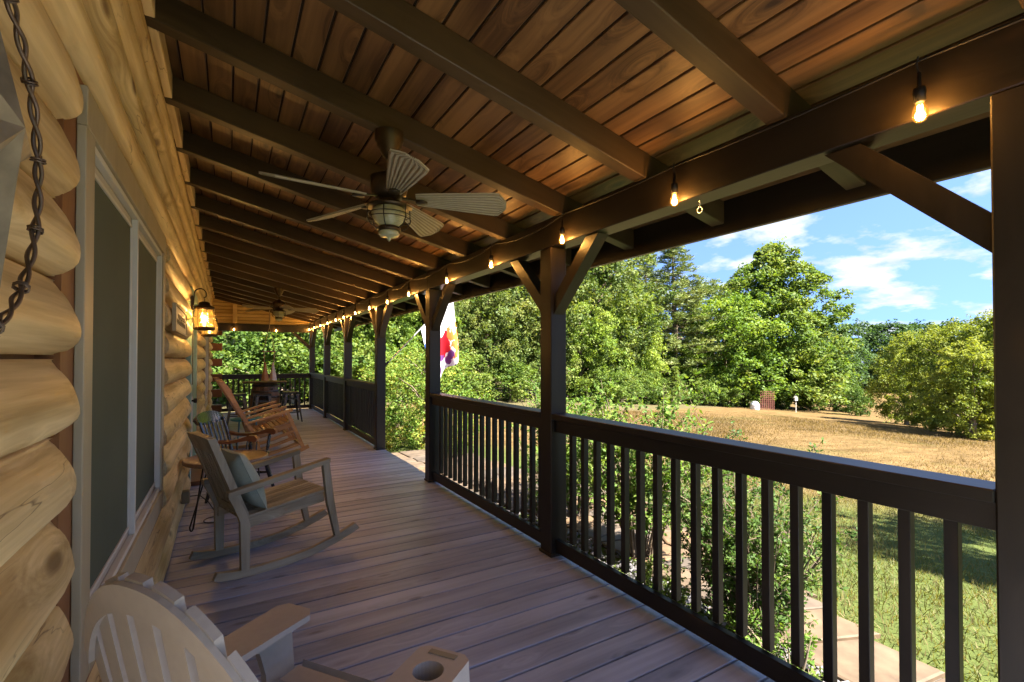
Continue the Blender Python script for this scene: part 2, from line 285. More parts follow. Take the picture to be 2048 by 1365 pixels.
leafmat('leaf_azalea', [(0.0378, 0.0871, 0.0142), (0.0871, 0.1637, 0.0238), (0.1742, 0.2182, 0.0351), (0.3494, 0.2402, 0.0589)], pscale=2)
leafmat('leaf_pale', [(0.088, 0.1232, 0.057), (0.2464, 0.2816, 0.19), (0.44, 0.44, 0.38)], pscale=1)
leafmat('straw_blade', [(0.0704, 0.0484, 0.0171), (0.1408, 0.0968, 0.0399), (0.2112, 0.1452, 0.0712)], pscale=.6)
leafmat('grass_blade', [(0.0387, 0.0598, 0.0133), (0.0845, 0.1021, 0.0247), (0.1338, 0.1197, 0.0456), (0.2112, 0.1549, 0.076)], pscale=.6)
# ------------------------------------------------------------------ mesh helpers
class MB:
    def __init__(s): s.v = []; s.f = []; s.m = []; s.sm = []; s.cur = 0
    def add(s, vs, fs, smooth=False):
        o = len(s.v); s.v += [tuple(p) for p in vs]; s.f += [tuple(i + o for i in f) for f in fs]; s.m += [s.cur] * len(fs); s.sm += [smooth] * len(fs); return s
    def box(s, x0, x1, y0, y1, z0, z1, c=0, M=None):
        if c <= 0:
            vs = [(x, y, z) for z in (z0, z1) for y in (y0, y1) for x in (x0, x1)]
            fs = [(0, 2, 3, 1), (4, 5, 7, 6), (0, 1, 5, 4), (2, 6, 7, 3), (0, 4, 6, 2), (1, 3, 7, 5)]
        else:
            bm = bmesh.new(); bmesh.ops.create_cube(bm, size=1)
            for v in bm.verts: v.co = Vector(((x0 + x1) / 2 + v.co.x * (x1 - x0), (y0 + y1) / 2 + v.co.y * (y1 - y0), (z0 + z1) / 2 + v.co.z * (z1 - z0)))
            bmesh.ops.bevel(bm, geom=list(bm.edges), offset=c, segments=1, affect='EDGES', profile=.5)
            bm.verts.index_update(); vs = [tuple(v.co) for v in bm.verts]; fs = [tuple(v.index for v in f.verts) for f in bm.faces]; bm.free()
        if M is not None: vs = [tuple(M @ Vector(p)) for p in vs]
        return s.add(vs, fs)
    def bar(s, a, b, w, h, up=(0, 0, 1), c=0):
        a = Vector(a); b = Vector(b); d = (b - a); L = d.length; d.normalize(); u = Vector(up); r = d.cross(u)
        if r.length < 1e-4: r = d.cross(Vector((0, 1, 0)))
        r.normalize(); u = r.cross(d)
        M = Matrix((d, r, u)).transposed().to_4x4(); M.translation = (a + b) / 2
        return s.box(-L / 2, L / 2, -w / 2, w / 2, -h / 2, h / 2, c, M)
    def tube(s, pts, rad, n=8, cap=True):
        pts = [Vector(p) for p in pts]; k = len(pts); rs = rad if isinstance(rad, (list, tuple)) else [rad] * k
        vs = []; prev = None
        for i, p in enumerate(pts):
            d = (pts[min(i + 1, k - 1)] - pts[max(i - 1, 0)]); d = d.normalized() if d.length > 1e-9 else Vector((0, 0, 1))
            if prev is None:
                q = Vector((0, 0, 1)) if abs(d.z) < .9 else Vector((1, 0, 0)); r = d.cross(q).normalized()
            else:
                r = prev - d * prev.dot(d); r = r.normalized() if r.length > 1e-6 else d.orthogonal().normalized()
            prev = r; u = d.cross(r)
            for j in range(n):
                a = 2 * math.pi * j / n; vs.append(p + (r * math.cos(a) + u * math.sin(a)) * rs[i])
        fs = [(i * n + j, i * n + (j + 1) % n, (i + 1) * n + (j + 1) % n, (i + 1) * n + j) for i in range(k - 1) for j in range(n)]
        s.add(vs, fs, True)
        if cap: s.add(vs[:n], [tuple(range(n))[::-1]]); s.add(vs[-n:], [tuple(range(n))])
        return s
    def lathe(s, prof, n=20, c=(0, 0, 0), axis='Z', smooth=True, ripple=None):
        vs = []
        for (r, z) in prof:
            for j in range(n):
                a = 2 * math.pi * j / n; q = (r * math.cos(a), r * math.sin(a), z)
                if axis == 'X': q = (q[2], q[0], q[1])
                if axis == 'Y': q = (q[0], q[2], q[1])
                vs.append((q[0] + c[0], q[1] + c[1], q[2] + c[2]))
        k = len(prof); fs = [(i * n + j, i * n + (j + 1) % n, (i + 1) * n + (j + 1) % n, (i + 1) * n + j) for i in range(k - 1) for j in range(n)]
        s.add(vs, fs, smooth)
        if prof[0][0] > 1e-4: s.add(vs[:n], [tuple(range(n))[::-1]])
        if prof[-1][0] > 1e-4: s.add(vs[-n:], [tuple(range(n))])
        return s
    def prism(s, poly, t0, t1, axis='Y', M=None):
        """poly in the plane across the axis, extruded along it"""
        n = len(poly)
        def P(p, t): return {'Y': (p[0], t, p[1]), 'Z': (p[0], p[1], t), 'X': (t, p[0], p[1])}[axis]
        vs = [P(p, t0) for p in poly] + [P(p, t1) for p in poly]
        if M is not None: vs = [tuple(M @ Vector(p)) for p in vs]
        return s.add(vs, [tuple(range(n))[::-1], tuple(range(n, 2 * n))] + [(i, (i + 1) % n, n + (i + 1) % n, n + i) for i in range(n)])
    def ribbon(s, bot, top, t0, t1):
        """closed band between two side-view curves (same count), thickness along Y"""
        n = len(bot); vs = []
        for t in (t0, t1):
            vs += [(p[0], t, p[1]) for p in bot] + [(p[0], t, p[1]) for p in top]
        f = []; o = 2 * n
        for i in range(n - 1):
            f += [(i, i + 1, n + i + 1, n + i), (o + i + 1, o + i, o + n + i, o + n + i + 1), (i + 1, i, o + i, o + i + 1), (n + i, n + i + 1, o + n + i + 1, o + n + i)]
        f += [(0, n, o + n, o), (n - 1, o + n - 1, o + 2 * n - 1, 2 * n - 1)]
        return s.add(vs, f)
    def mesh(s, name, fix=True):
        me = bpy.data.meshes.new(name); me.from_pydata(s.v, [], s.f)
        if fix:
            bm = bmesh.new(); bm.from_mesh(me); bmesh.ops.recalc_face_normals(bm, faces=bm.faces); bm.to_mesh(me); bm.free()
        me.polygons.foreach_set('use_smooth', s.sm); me.update(); return me
    def build(s, name, mat, parent=None, loc=(0, 0, 0), rot=None, fix=True):
        me = s.mesh(name, fix)
        for mm in (mat if isinstance(mat, (list, tuple)) else [mat]): me.materials.append(MATS[mm])
        if isinstance(mat, (list, tuple)): me.polygons.foreach_set('material_index', s.m)
        return link(name, me, parent, loc, rot)
def link(name, me, parent=None, loc=(0, 0, 0), rot=None):
    o = bpy.data.objects.new(name, me); COL.objects.link(o); o.parent = parent; o.location = loc
    if rot is not None: o.rotation_euler = rot
    return o
def tag(o, label=None, cat=None, group=None, kind=None):
    if label: o['label'] = label
    if cat: o['category'] = cat
    if group: o['group'] = group
    if kind: o['kind'] = kind
    return o
def thing(name, label, cat, loc=(0, 0, 0), rz=0, group=None):
    o = bpy.data.objects.new(name, None); COL.objects.link(o); o.location = loc; o.rotation_euler = (0, 0, rz); o.empty_display_size = .1
    return tag(o, label, cat, group)
def copy_tree(o, parent=None):
    c = o.copy(); COL.objects.link(c); c.parent = parent
    for ch in list(o.children): copy_tree(ch, c)
    return c
def fastmesh(name, V, F4, mat, smooth=False):
    """quads from numpy arrays"""
    me = bpy.data.meshes.new(name); nf = len(F4)
    me.vertices.add(len(V)); me.vertices.foreach_set('co', np.ascontiguousarray(V, dtype=np.float32).ravel())
    me.loops.add(nf * 4); me.loops.foreach_set('vertex_index', np.ascontiguousarray(F4, dtype=np.int32).ravel())
    me.polygons.add(nf); me.polygons.foreach_set('loop_start', np.arange(0, nf * 4, 4, dtype=np.int32))
    me.polygons.foreach_set('loop_total', np.full(nf, 4, dtype=np.int32)) if hasattr(me.polygons[0], 'loop_total') and False else None
    me.materials.append(MATS[mat]); me.update(calc_edges=True); me.validate(); return me
#@@STRUCT
# ------------------------------------------------------------------ ground
GZ = -.45
def gz(x, y):
    z = GZ
    d = x - 4.5
    if d > 0: z -= .074 * d if d < 60 else .074 * 60 + .01 * (d - 60)
    if y > 20: z += .012 * min(y - 20, 60)
    return z
def pix(px, py_, **k):
    """direction of a photograph pixel, then the point where it meets the given depth or ground"""
    f = 955.72; y = R(30.761); p = R(.79)
    F = Vector((math.sin(y) * math.cos(p), math.cos(y) * math.cos(p), math.sin(p))); Rr = Vector((math.cos(y), -math.sin(y), 0)); U = Rr.cross(F)
    d = F + Rr * (px - 1024) / f - U * (py_ - 704.5) / f
    return Vector((0, 0, 1.43)) + d * k['depth']
xs = [-60, -20, 0, 2, 3, 4, 4.5, 5.5, 7, 9, 12, 16, 20, 26, 32, 40, 50, 64.5, 80, 120, 200, 400, 800]
ys = [-400, -100, -40, -15, -6, -2, 0, 2, 4, 6, 9, 12, 16, 20, 26, 34, 44, 60, 80, 120, 200, 400, 800]
g = MB(); nx = len(xs); rr = random.Random(3)
vv_ = [(x, y, gz(x, y) + (rr.uniform(-.05, .05) if 6 < x < 60 and -20 < y < 60 else 0)) for y in ys for x in xs]
g.add(vv_, [(j * nx + i, j * nx + i + 1, (j + 1) * nx + i + 1, (j + 1) * nx + i) for j in range(len(ys) - 1) for i in range(nx - 1)], True)
tag(g.build('lawn', 'lawn_turf'), kind='structure')
# flagstone path: irregular stones cut as voronoi cells along a curved band
cl = [(3.12, -.6, .25), (3.30, .6, .25), (3.36, 1.5, .29), (3.72, 3.0, .5), (4.0, 4.4, .75), (3.7, 5.8, .8), (3.3, 7.0, .95), (3.3, 8.2, .8)]
def clp(t):
    t *= len(cl) - 1; i = min(int(t), len(cl) - 2); u = t - i; return [cl[i][k] * (1 - u) + cl[i + 1][k] * u for k in range(3)]
path = bpy.data.objects.new('flagstone_path', None); COL.objects.link(path); tag(path, kind='structure')
bed = MB(); N = 40; bv = []
for i in range(N + 1):
    x, y, h = clp(i / N); bv += [(x - h, y, GZ + .006), (x + h, y, GZ + .006)]
bed.add(bv, [(2 * i, 2 * i + 1, 2 * i + 3, 2 * i + 2) for i in range(N)]); bed.build('mortar_bed', 'mortar', path)
def clip(poly, a, b, c):      # keep a*x+b*y<=c
    o = []
    for i in range(len(poly)):
        p, q = poly[i], poly[(i + 1) % len(poly)]; dp, dq = a * p[0] + b * p[1] - c, a * q[0] + b * q[1] - c
        if dp <= 0: o.append(p)
        if dp * dq < 0: s = dp / (dp - dq); o.append((p[0] + (q[0] - p[0]) * s, p[1] + (q[1] - p[1]) * s))
    return o
def stones(parent, seeds, bound, z, th, gap):
    for i, p in enumerate(seeds):
        poly = bound(p)
        for j, q in enumerate(seeds):
            if i == j: continue
            dx, dy = q[0] - p[0], q[1] - p[1]; d = math.hypot(dx, dy)
            if d > 2.2: continue
            poly = clip(poly, dx, dy, dx * (p[0] + q[0]) / 2 + dy * (p[1] + q[1]) / 2 - gap * d / 2)
            if len(poly) < 3: break
        if len(poly) < 3: continue
        cx = sum(a for a, _ in poly) / len(poly); cy = sum(b for _, b in poly) / len(poly)
        lo = [(a - cx, b - cy) for a, b in poly]; n = len(lo); dz = rr.uniform(-.006, .006)
        b = MB(); b.add([(a, c, -.03) for a, c in lo] + [(a, c, th - .008 + dz) for a, c in lo] + [(a * .95, c * .95, th + dz) for a, c in lo],
                        [tuple(range(2 * n, 3 * n))] + [(k, (k + 1) % n, n + (k + 1) % n, n + k) for k in range(n)] + [(n + k, n + (k + 1) % n, 2 * n + (k + 1) % n, 2 * n + k) for k in range(n)])
        b.build('flagstone', 'flagstone', parent, (cx, cy, z))
seeds = []
for i in range(60):
    x, y, h = clp((i + .5) / 60)
    k = 1 if h < .4 else 2 if h < .65 else 3
    for j in range(k):
        seeds.append((x - h + (j + .5) * 2 * h / k + rr.uniform(-.14, .14), y + rr.uniform(-.09, .09)))
seeds = [s for i, s in enumerate(seeds) if all(math.hypot(s[0] - q[0], s[1] - q[1]) > .21 for q in seeds[:i])]
def bnd(p):
    t = min(range(201), key=lambda i: abs(clp(i / 200)[1] - p[1])) / 200; x, y, h = clp(t)
    return [(x - h, p[1] - .6), (x + h, p[1] - .6), (x + h + rr.uniform(-.05, .05), p[1] + .6), (x - h, p[1] + .6)]
stones(path, seeds, bnd, GZ + .012, .022, .025)
land = bpy.data.objects.new('stone_landing', None); COL.objects.link(land); tag(land, kind='structure')
MB().box(2.16, 2.95, 5.42, 7.98, GZ - .2, -.196).build('landing_base', 'mortar', land)
sd_ = [(2.2 + (i + .5) * .37 + rr.uniform(-.09, .09), 5.4 + (j + .5) * .42 + rr.uniform(-.1, .1)) for i in range(2) for j in range(6)]
stones(land, sd_, lambda p: [(2.18, 5.40), (2.97, 5.40), (2.97, 8.0), (2.18, 8.0)], -.19, .035, .022)
# slate chips between porch and path
n = 5200; px_ = RNG.uniform(2.2, 3.5, n); py__ = RNG.uniform(-.5, 5.5, n)
chips = MB()
for i in range(n):
    x, y = px_[i], py__[i]; h = min(clp(k / 24)[0] - clp(k / 24)[2] for k in range(0, 20) if abs(clp(k / 24)[1] - y) < .5) if y < 5.2 else 3
    if x > h: continue
    s = rr.uniform(.012, .035); a = rr.uniform(0, 6.3); ti = rr.uniform(-.5, .5); p = [(math.cos(a + q * 1.57 + rr.uniform(-.4, .4)) * s * rr.uniform(.6, 1.1), math.sin(a + q * 1.57) * s) for q in range(4)]
    zb = GZ + rr.uniform(.0, .035)
    chips.add([(x + u, y + v, zb + u * ti) for u, v in p] + [(x + u * .8, y + v * .8, zb + .012 + u * ti) for u, v in p], [(4, 5, 6, 7), (0, 1, 5, 4), (1, 2, 6, 5), (2, 3, 7, 6), (3, 0, 4, 7)])
tag(chips.build('gravel', 'slate_chip', fix=False), 'grey slate chips in the bed between porch and path', 'gravel', kind='stuff')
# ------------------------------------------------------------------ porch floor
Y0, Y1 = -1.0, 14.86
floor = bpy.data.objects.new('porch_floor', None); COL.objects.link(floor); tag(floor, kind='structure')
pl = [MB().box(-1.27, 1.27, -.0682, .0682, -.03, 0, .0025).mesh('plank') for _ in range(1)][0]; pl.materials.append(MATS['deck_wood'])
k = math.ceil((Y0 - 1.864) / .1475)
while 1.864 + .1475 * (k + 1) < Y1:
    o = link('plank', pl, floor, (.87 + rr.uniform(-.003, .003), 1.864 + .1475 * (k + .5), rr.uniform(-.0015, .0015)), (rr.uniform(-.004, .004), 0, rr.uniform(-.0012, .0012))); k += 1
MB().box(2.085, 2.125, Y0, 14.8, -.28, -.034).build('rim_joist', 'frame_wood_Y', floor)
MB().box(-.4, 2.08, Y0, 14.8, -.30, -.15).build('gap_shade_sheet', 'roof_sheet', floor)  # added dark sheet standing in for the shade seen between the planks
# ------------------------------------------------------------------ porch roof
SL = .232; ANG = math.atan(SL)
def zu(x): return 2.445 + SL * (2.008 - x)         # underside of rafters
def zb(x): return zu(x) + .147                     # underside of ceiling boards
roof = thing('porch_roof', 'dark timber porch roof with brown plank ceiling, rafters and long beam', 'roof')
RY = [1.211 - .0445 + .7855 * k for k in range(-4, 18) if 1.2 + .7855 * k < 14.7]
Lr = (2.70 + .36) / math.cos(ANG)
rm = MB().box(-Lr / 2, Lr / 2, -.0445, .0445, 0, .142, .004).mesh('rafter'); rm.materials.append(MATS['rafter_wood_X'])
for y in RY: link('rafter', rm, roof, ((2.70 - .36) / 2, y, zu((2.70 - .36) / 2)), (0, ANG, 0))
bw = .1325; nb_ = int(3.06 / math.cos(ANG) / bw)
segs = {}
for i in range(nb_ + 1):
    s = i * bw + .03; x = 2.69 - s * math.cos(ANG); y = Y0; ki = rr.choice([4, 5, 6, 7, 8])
    while y < 14.72:
        ye = min(RY[min(len(RY) - 1, ki)], 14.72) if ki < len(RY) - 2 else 14.72; ya = max(y, Y0); ki += rr.choice([4, 5, 6, 7])
        key = round(ye - ya, 3)
        if key > .05:
            if key not in segs:
                segs[key] = MB().box(-.0605, .0605, -key / 2 + .0003, key / 2 - .0003, 0, .018, .0035).mesh('ceiling_board'); segs[key].materials.append(MATS['ceiling_wood'])
            link('ceiling_board', segs[key], roof, (x, (ya + ye) / 2, zb(x)), (0, ANG, 0))
        y = ye
M4 = Matrix.Rotation(ANG, 4, 'Y')
xm = (2.75 - .36) / 2
MB().box(-Lr / 2 - .02, Lr / 2 + .03, Y0, 14.76, .175, .21).build('roof_sheet', 'roof_sheet', roof, (xm, 0, zu(xm)), (0, ANG, 0))
MB().box(-Lr / 2 - .02, Lr / 2 + .0, Y0, 14.72, .158, .17).build('roof_underlay', 'roof_sheet', roof, (xm, 0, zu(xm)), (0, ANG, 0))
for (a, c) in ((Y0, 5.31), (5.312, 10.02), (10.022, 14.735)):
    MB().box(-.07, .07, -(c - a) / 2, (c - a) / 2, -.1, .1, .004).build('beam', 'frame_wood_Y', roof, (2.078, (a + c) / 2, 2.342))
for (a, c) in ((Y0, 4.3), (4.302, 9.4), (9.402, 14.78)):
    MB().box(0, .038, -(c - a) / 2, (c - a) / 2, 0, .235, .004).build('fascia', 'frame_wood_Y', roof, (2.702, (a + c) / 2, 2.222))
for i in range(len(RY) - 1):
    a, c = RY[i] + .0455, RY[i + 1] - .0455
    MB().box(-.02, .02, -(c - a) / 2, (c - a) / 2, 0, .205, .003).build('frieze_board', 'log_wood', roof, (-.315, (a + c) / 2, zu(-.315) + .0))
# far gable end: beam, siding, studs, barge rafter
MB().box(-1.19, 1.19, -.065, .065, -.1, .1, .004).build('beam', 'frame_wood_X', roof, (.81, 14.672, 2.262))
z = 2.364
while z < 3.1:
    xe = 2.0 - (z + .085 - 2.585) / SL
    MB().box(-.36, min(2.0, xe), -.016, .016, 0, .084, .014).build('siding_board', 'siding_wood', roof, (0, 14.70, z)); z += .092
MB().prism([(-.36, 2.363), (2.0, 2.363), (2.0, 2.585), (-.36, 3.12)], 14.72, 14.73, 'Y').build('gable_backing', 'log_butt', roof)
for x in (.16, 1.05):
    MB().box(-.05, .05, -.03, .03, 2.364, zu(x) - .004, .003).build('stud', 'siding_wood', roof, (x, 14.64, 0))
MB().box(-Lr / 2, Lr / 2 - .7, -.02, .02, 0, .14, .003).build('barge_rafter', 'siding_wood', roof, ((2.70 - .36) / 2, 14.585, zu((2.70 - .36) / 2)), (0, ANG, 0))
# ------------------------------------------------------------------ posts with braces
PY = [.363, 2.823, 5.24, 7.505, 9.878, 12.214, 14.60]
PL = ['square dark post at the right edge, nearest the camera', 'dark square post nearest on the long rail, braces both sides', 'square dark post on the near side of the steps, beside the flag',
      'square post on the far side of the steps carrying the flagpole', 'square post between the two short rails past the steps', 'square post next to the far corner post', 'far corner post where the long rail meets the end rail']
for i, y in enumerate(PY):
    p = thing('porch_post', PL[i], 'post', (2.078, y + .07, 0), 0, 'posts along the porch edge')
    MB().box(-.07, .07, -.07, .07, 0, 2.241, .006).build('shaft', 'frame_wood_Z', p)
    MB().box(-.078, .078, -.078, .078, .001, .022, .003).build('post_foot', 'frame_wood_Z', p)
    for s in ((-1, 1) if i not in (0, 6) else (1,) if i == 0 else (-1,)):
        b = MB(); poly = [(s * .068, 1.75), (s * .068, 1.875), (s * .43, 2.237), (s * .555, 2.237)]
        b.prism(poly, -.0445, .0445, 'X'); b.build('brace', 'frame_wood_Z', p)
    if i == 6:
        MB().prism([(-.068, 1.68), (-.068, 1.805), (-.41, 2.147), (-.535, 2.147)], .0, .088, 'Y').build('brace', 'frame_wood_Z', p, (0, -.02, 0))
# short brace at the house end of the far beam
# ------------------------------------------------------------------ railings
bal = MB().box(-.019, .019, -.019, .019, 0, .79, .002).mesh('baluster'); bal.materials.append(MATS['frame_wood_Z'])
def railing(a, c, label, along='Y', z=1.03):
    L_ = c - a; mid = (a + c) / 2
    t = thing('railing', label, 'railing', (2.078, mid, 0) if along == 'Y' else (mid, 14.67, 0), 0 if along == 'Y' else R(-90), 'railings round the porch')
    MB().box(-.07, .072, -L_ / 2 + .001, L_ / 2 - .001, -.042, 0, .004).build('cap_rail', 'frame_wood_Y', t, (0, 0, z))
    MB().box(-.02, .02, -L_ / 2 + .001, L_ / 2 - .001, -.088, 0, .003).build('top_rail', 'frame_wood_Y', t, (-.022, 0, z - .043))
    MB().box(-.02, .02, -L_ / 2 + .001, L_ / 2 - .001, 0, .092, .004).build('bottom_rail', 'frame_wood_Y', t, (-.012, 0, .03))
    n = round(L_ / .127) - 1; st = L_ / (n + 1)
    for i in range(n): link('baluster', bal, t, (.0275, -L_ / 2 + st * (i + 1), .121 + (z - 1.03) - 0), None)
    return t
railing(.503, 2.823, 'nearest railing panel between the right edge post and the braced post')
railing(2.963, 5.24, 'railing panel between the braced post and the post by the steps')
railing(7.645, 9.878, 'railing panel just beyond the steps opening')
railing(10.018, 12.214, 'middle short-looking railing panel beyond the steps, second past the opening')
railing(12.354, 14.60, 'last long-side railing panel running into the far corner post')
railing(-.12, 2.006, 'end railing across the far end of the porch behind the barrel', 'X', 1.01)
# ------------------------------------------------------------------ log house
house = thing('log_house', 'honey coloured log house wall with windows and green framed door', 'house', (0, 0, 0))
PT = .2045
MB().box(-.9, -.425, Y0, 15.0, -.45, 3.30).build('wall_core', 'buck_wood', house)
MB().box(-.43, -.345, Y0, 15.0, -.45, -.012).build('foundation', 'foundation', house)
def _g(s): return 1 - ((-.3 - s) / .7) ** 3.0 if s < -.3 else 1 - ((s + .3) / 1.3) ** 2.0
prof = [(-.425, -.094)] + [(-.388 + .058 * max(0, _g(s_)), .0945 * s_ if s_ < 0 else .0995 * s_) for s_ in [-1, -.97, -.92, -.85, -.75, -.6, -.45, -.3, -.1, .1, .3, .5, .65, .8, .9, .96, 1]] + [(-.425, .0995)]
def log(a, c, k):
    L_ = c - a; dy = .12 if a < 4.5 else .6; n = max(2, int(L_ / dy)); b = MB(); m_ = len(prof); vs = []
    ph = [rr.uniform(0, 6.3) for _ in range(6)]
    for i in range(n + 1):
        y = -L_ / 2 + L_ * i / n; yy = y + (a + c) / 2
        e = min(i, n - i); sh = 1.0
        for j, (x, z_) in enumerate(prof):
            wv = .003 * math.sin(yy * 2.1 + ph[0]) + .002 * math.sin(yy * 5.3 + j * .5 + ph[1]) + .001 * math.sin(yy * 11 + j * 1.3 + ph[2])
            edge = 1 if 1 < j < m_ - 2 else 0
            r_ = (-.010 if e == 0 else 0) * edge
            vs.append((x + (wv + r_) * edge, y, z_ * (1 + .0 * e) + (.003 * math.sin(yy * 1.3 + ph[3]) if 3 < j < m_ - 4 else 0)))
        if e == 0: pass
    fs = [(i * m_ + j, i * m_ + j + 1, (i + 1) * m_ + j + 1, (i + 1) * m_ + j) for i in range(n) for j in range(m_ - 1)]
    b.add(vs, fs, True); b.add(vs[:m_], [tuple(range(m_))]); b.add(vs[-m_:], [tuple(range(m_))])
    b.build('log', 'log_wood', house, (0, (a + c) / 2, PT * (k + .5)))
OPEN = [(1.68, 3.93, 2, 10), (6.30, 7.62, 0, 10), (10.4, 12.5, 2, 10)]
for k in range(15):
    cur = Y0
    for (a, c, k0, k1) in OPEN:
        if k0 <= k <= k1: log(cur, a, k); cur = c
    log(cur, 15.0, k)
MB().box(-.424, -.337, Y0, 14.99, 3.069, 3.135).build('wall_plate', 'log_wood', house)
for k in range(0, 15, 2):     # cross logs poking past the far corner
    MB().box(-.42, -.12, -.08, .08, -.1, .1, .012).build('log_end', 'log_butt', house, (0, 15.0 - .07, PT * (k + .5)))
def window(y0, y1, z0, z1, label):
    bk = MB()
    for (a_1, c_1, e_1, f_1) in ((y0 - .12, y0 + .08, z0 - .07, z1 + .035), (y1 - .08, y1 + .1, z0 - .07, z1 + .035), (y0 + .08, y1 - .08, z0 - .07, z0 + .1), (y0 + .08, y1 - .08, z1 - .1, z1 + .035)): bk.box(-.43, -.375, a_1, c_1, e_1, f_1)
    wd = bk.build('window', 'buck_wood', house); wd['label'] = label
    X = -.374
    for (a, c, e, f) in ((y0, y0 + .105, z0, z1 - .116), (y1 - .1, y1, z0, z1 - .116)): MB().box(X, X + .022, a, c, e, f, .002).build('casing', 'casing_wood', wd)
    MB().box(X, X + .024, y0, y1, z1 - .115, z1, .002).build('head_casing', 'casing_wood', wd)
    MB().box(X, X + .024, y0 + .106, y1 - .101, z0, z0 + .118, .002).build('sill_casing', 'casing_wood', wd)
    a, c, e, f = y0 + .106, y1 - .101, z0 + .12, z1 - .117
    ym = (a + c) / 2
    MB().box(X - .04, X - .012, a, c, e, f).build('reveal', 'vinyl_beige', wd)
    for (p, q, r_, s) in ((a, c, e, e + .022), (a, c, f - .022, f), (a, a + .02, e + .023, f - .023), (c - .02, c, e + .023, f - .023), (ym - .03, ym - .008, e + .023, f - .023)):
        MB().box(X - .011, X + .013, p, q, r_, s, .002).build('frame', 'vinyl_white', wd)
    for (p, q) in ((a + .03, ym - .075), (ym + .045, c - .075)):
        for (u, v, r_, s) in ((p, q, e + .06, e + .075), (p, q, f - .075, f - .06), (p, p + .013, e + .076, f - .076), (q - .013, q, e + .076, f - .076)):
            MB().box(X - .011, X - .002, u, v, r_, s, .001).build('sash', 'vinyl_white', wd)
        MB().box(X - .0115, X - .007, p + .014, q - .014, e + .076, f - .076).build('screen', 'screen_mesh', wd)
    return wd
window(1.795, 3.83, .48, 2.215, 'near double window with grey screens')
window(10.5, 12.4, .48, 2.215, 'far window past the door')
door = MB().box(-.43, -.40, 6.32, 7.60, -.0, 2.249).build('door', 'buck_wood', house); door['label'] = 'green framed front door'
for a, c in ((6.36, 6.47), (7.45, 7.56)): MB().box(-.399, -.345, a, c, .03, 2.13, .003).build('jamb', 'door_green', door)
MB().box(-.399, -.345, 6.36, 7.56, 2.132, 2.23, .003).build('head_casing', 'door_green', door)
MB().box(-.399, -.385, 6.475, 7.445, .04, 2.12).build('door_leaf', 'door_green', door)
for (a, c, e, f) in ((6.60, 6.9, .2, .95), (7.0, 7.32, .2, .95), (6.6, 7.32, 1.1, 1.98)): MB().box(-.384, -.376, a, c, e, f, .003).build('door_panel', 'vinyl_white' if e < 1 else 'screen_mesh', door)
h = MB(); h.lathe([(.028, 0), (.028, .01), (.012, .015), (.012, .05), (.028, .06), (.028, .085), (.01, .09)], 12, axis='X'); h.build('door_handle', 'black_metal', door, (-.384, 6.55, .95))
MB().box(-.43, -.24, 6.45, 7.5, .002, .05, .004).build('threshold', 'arm_brown', door)
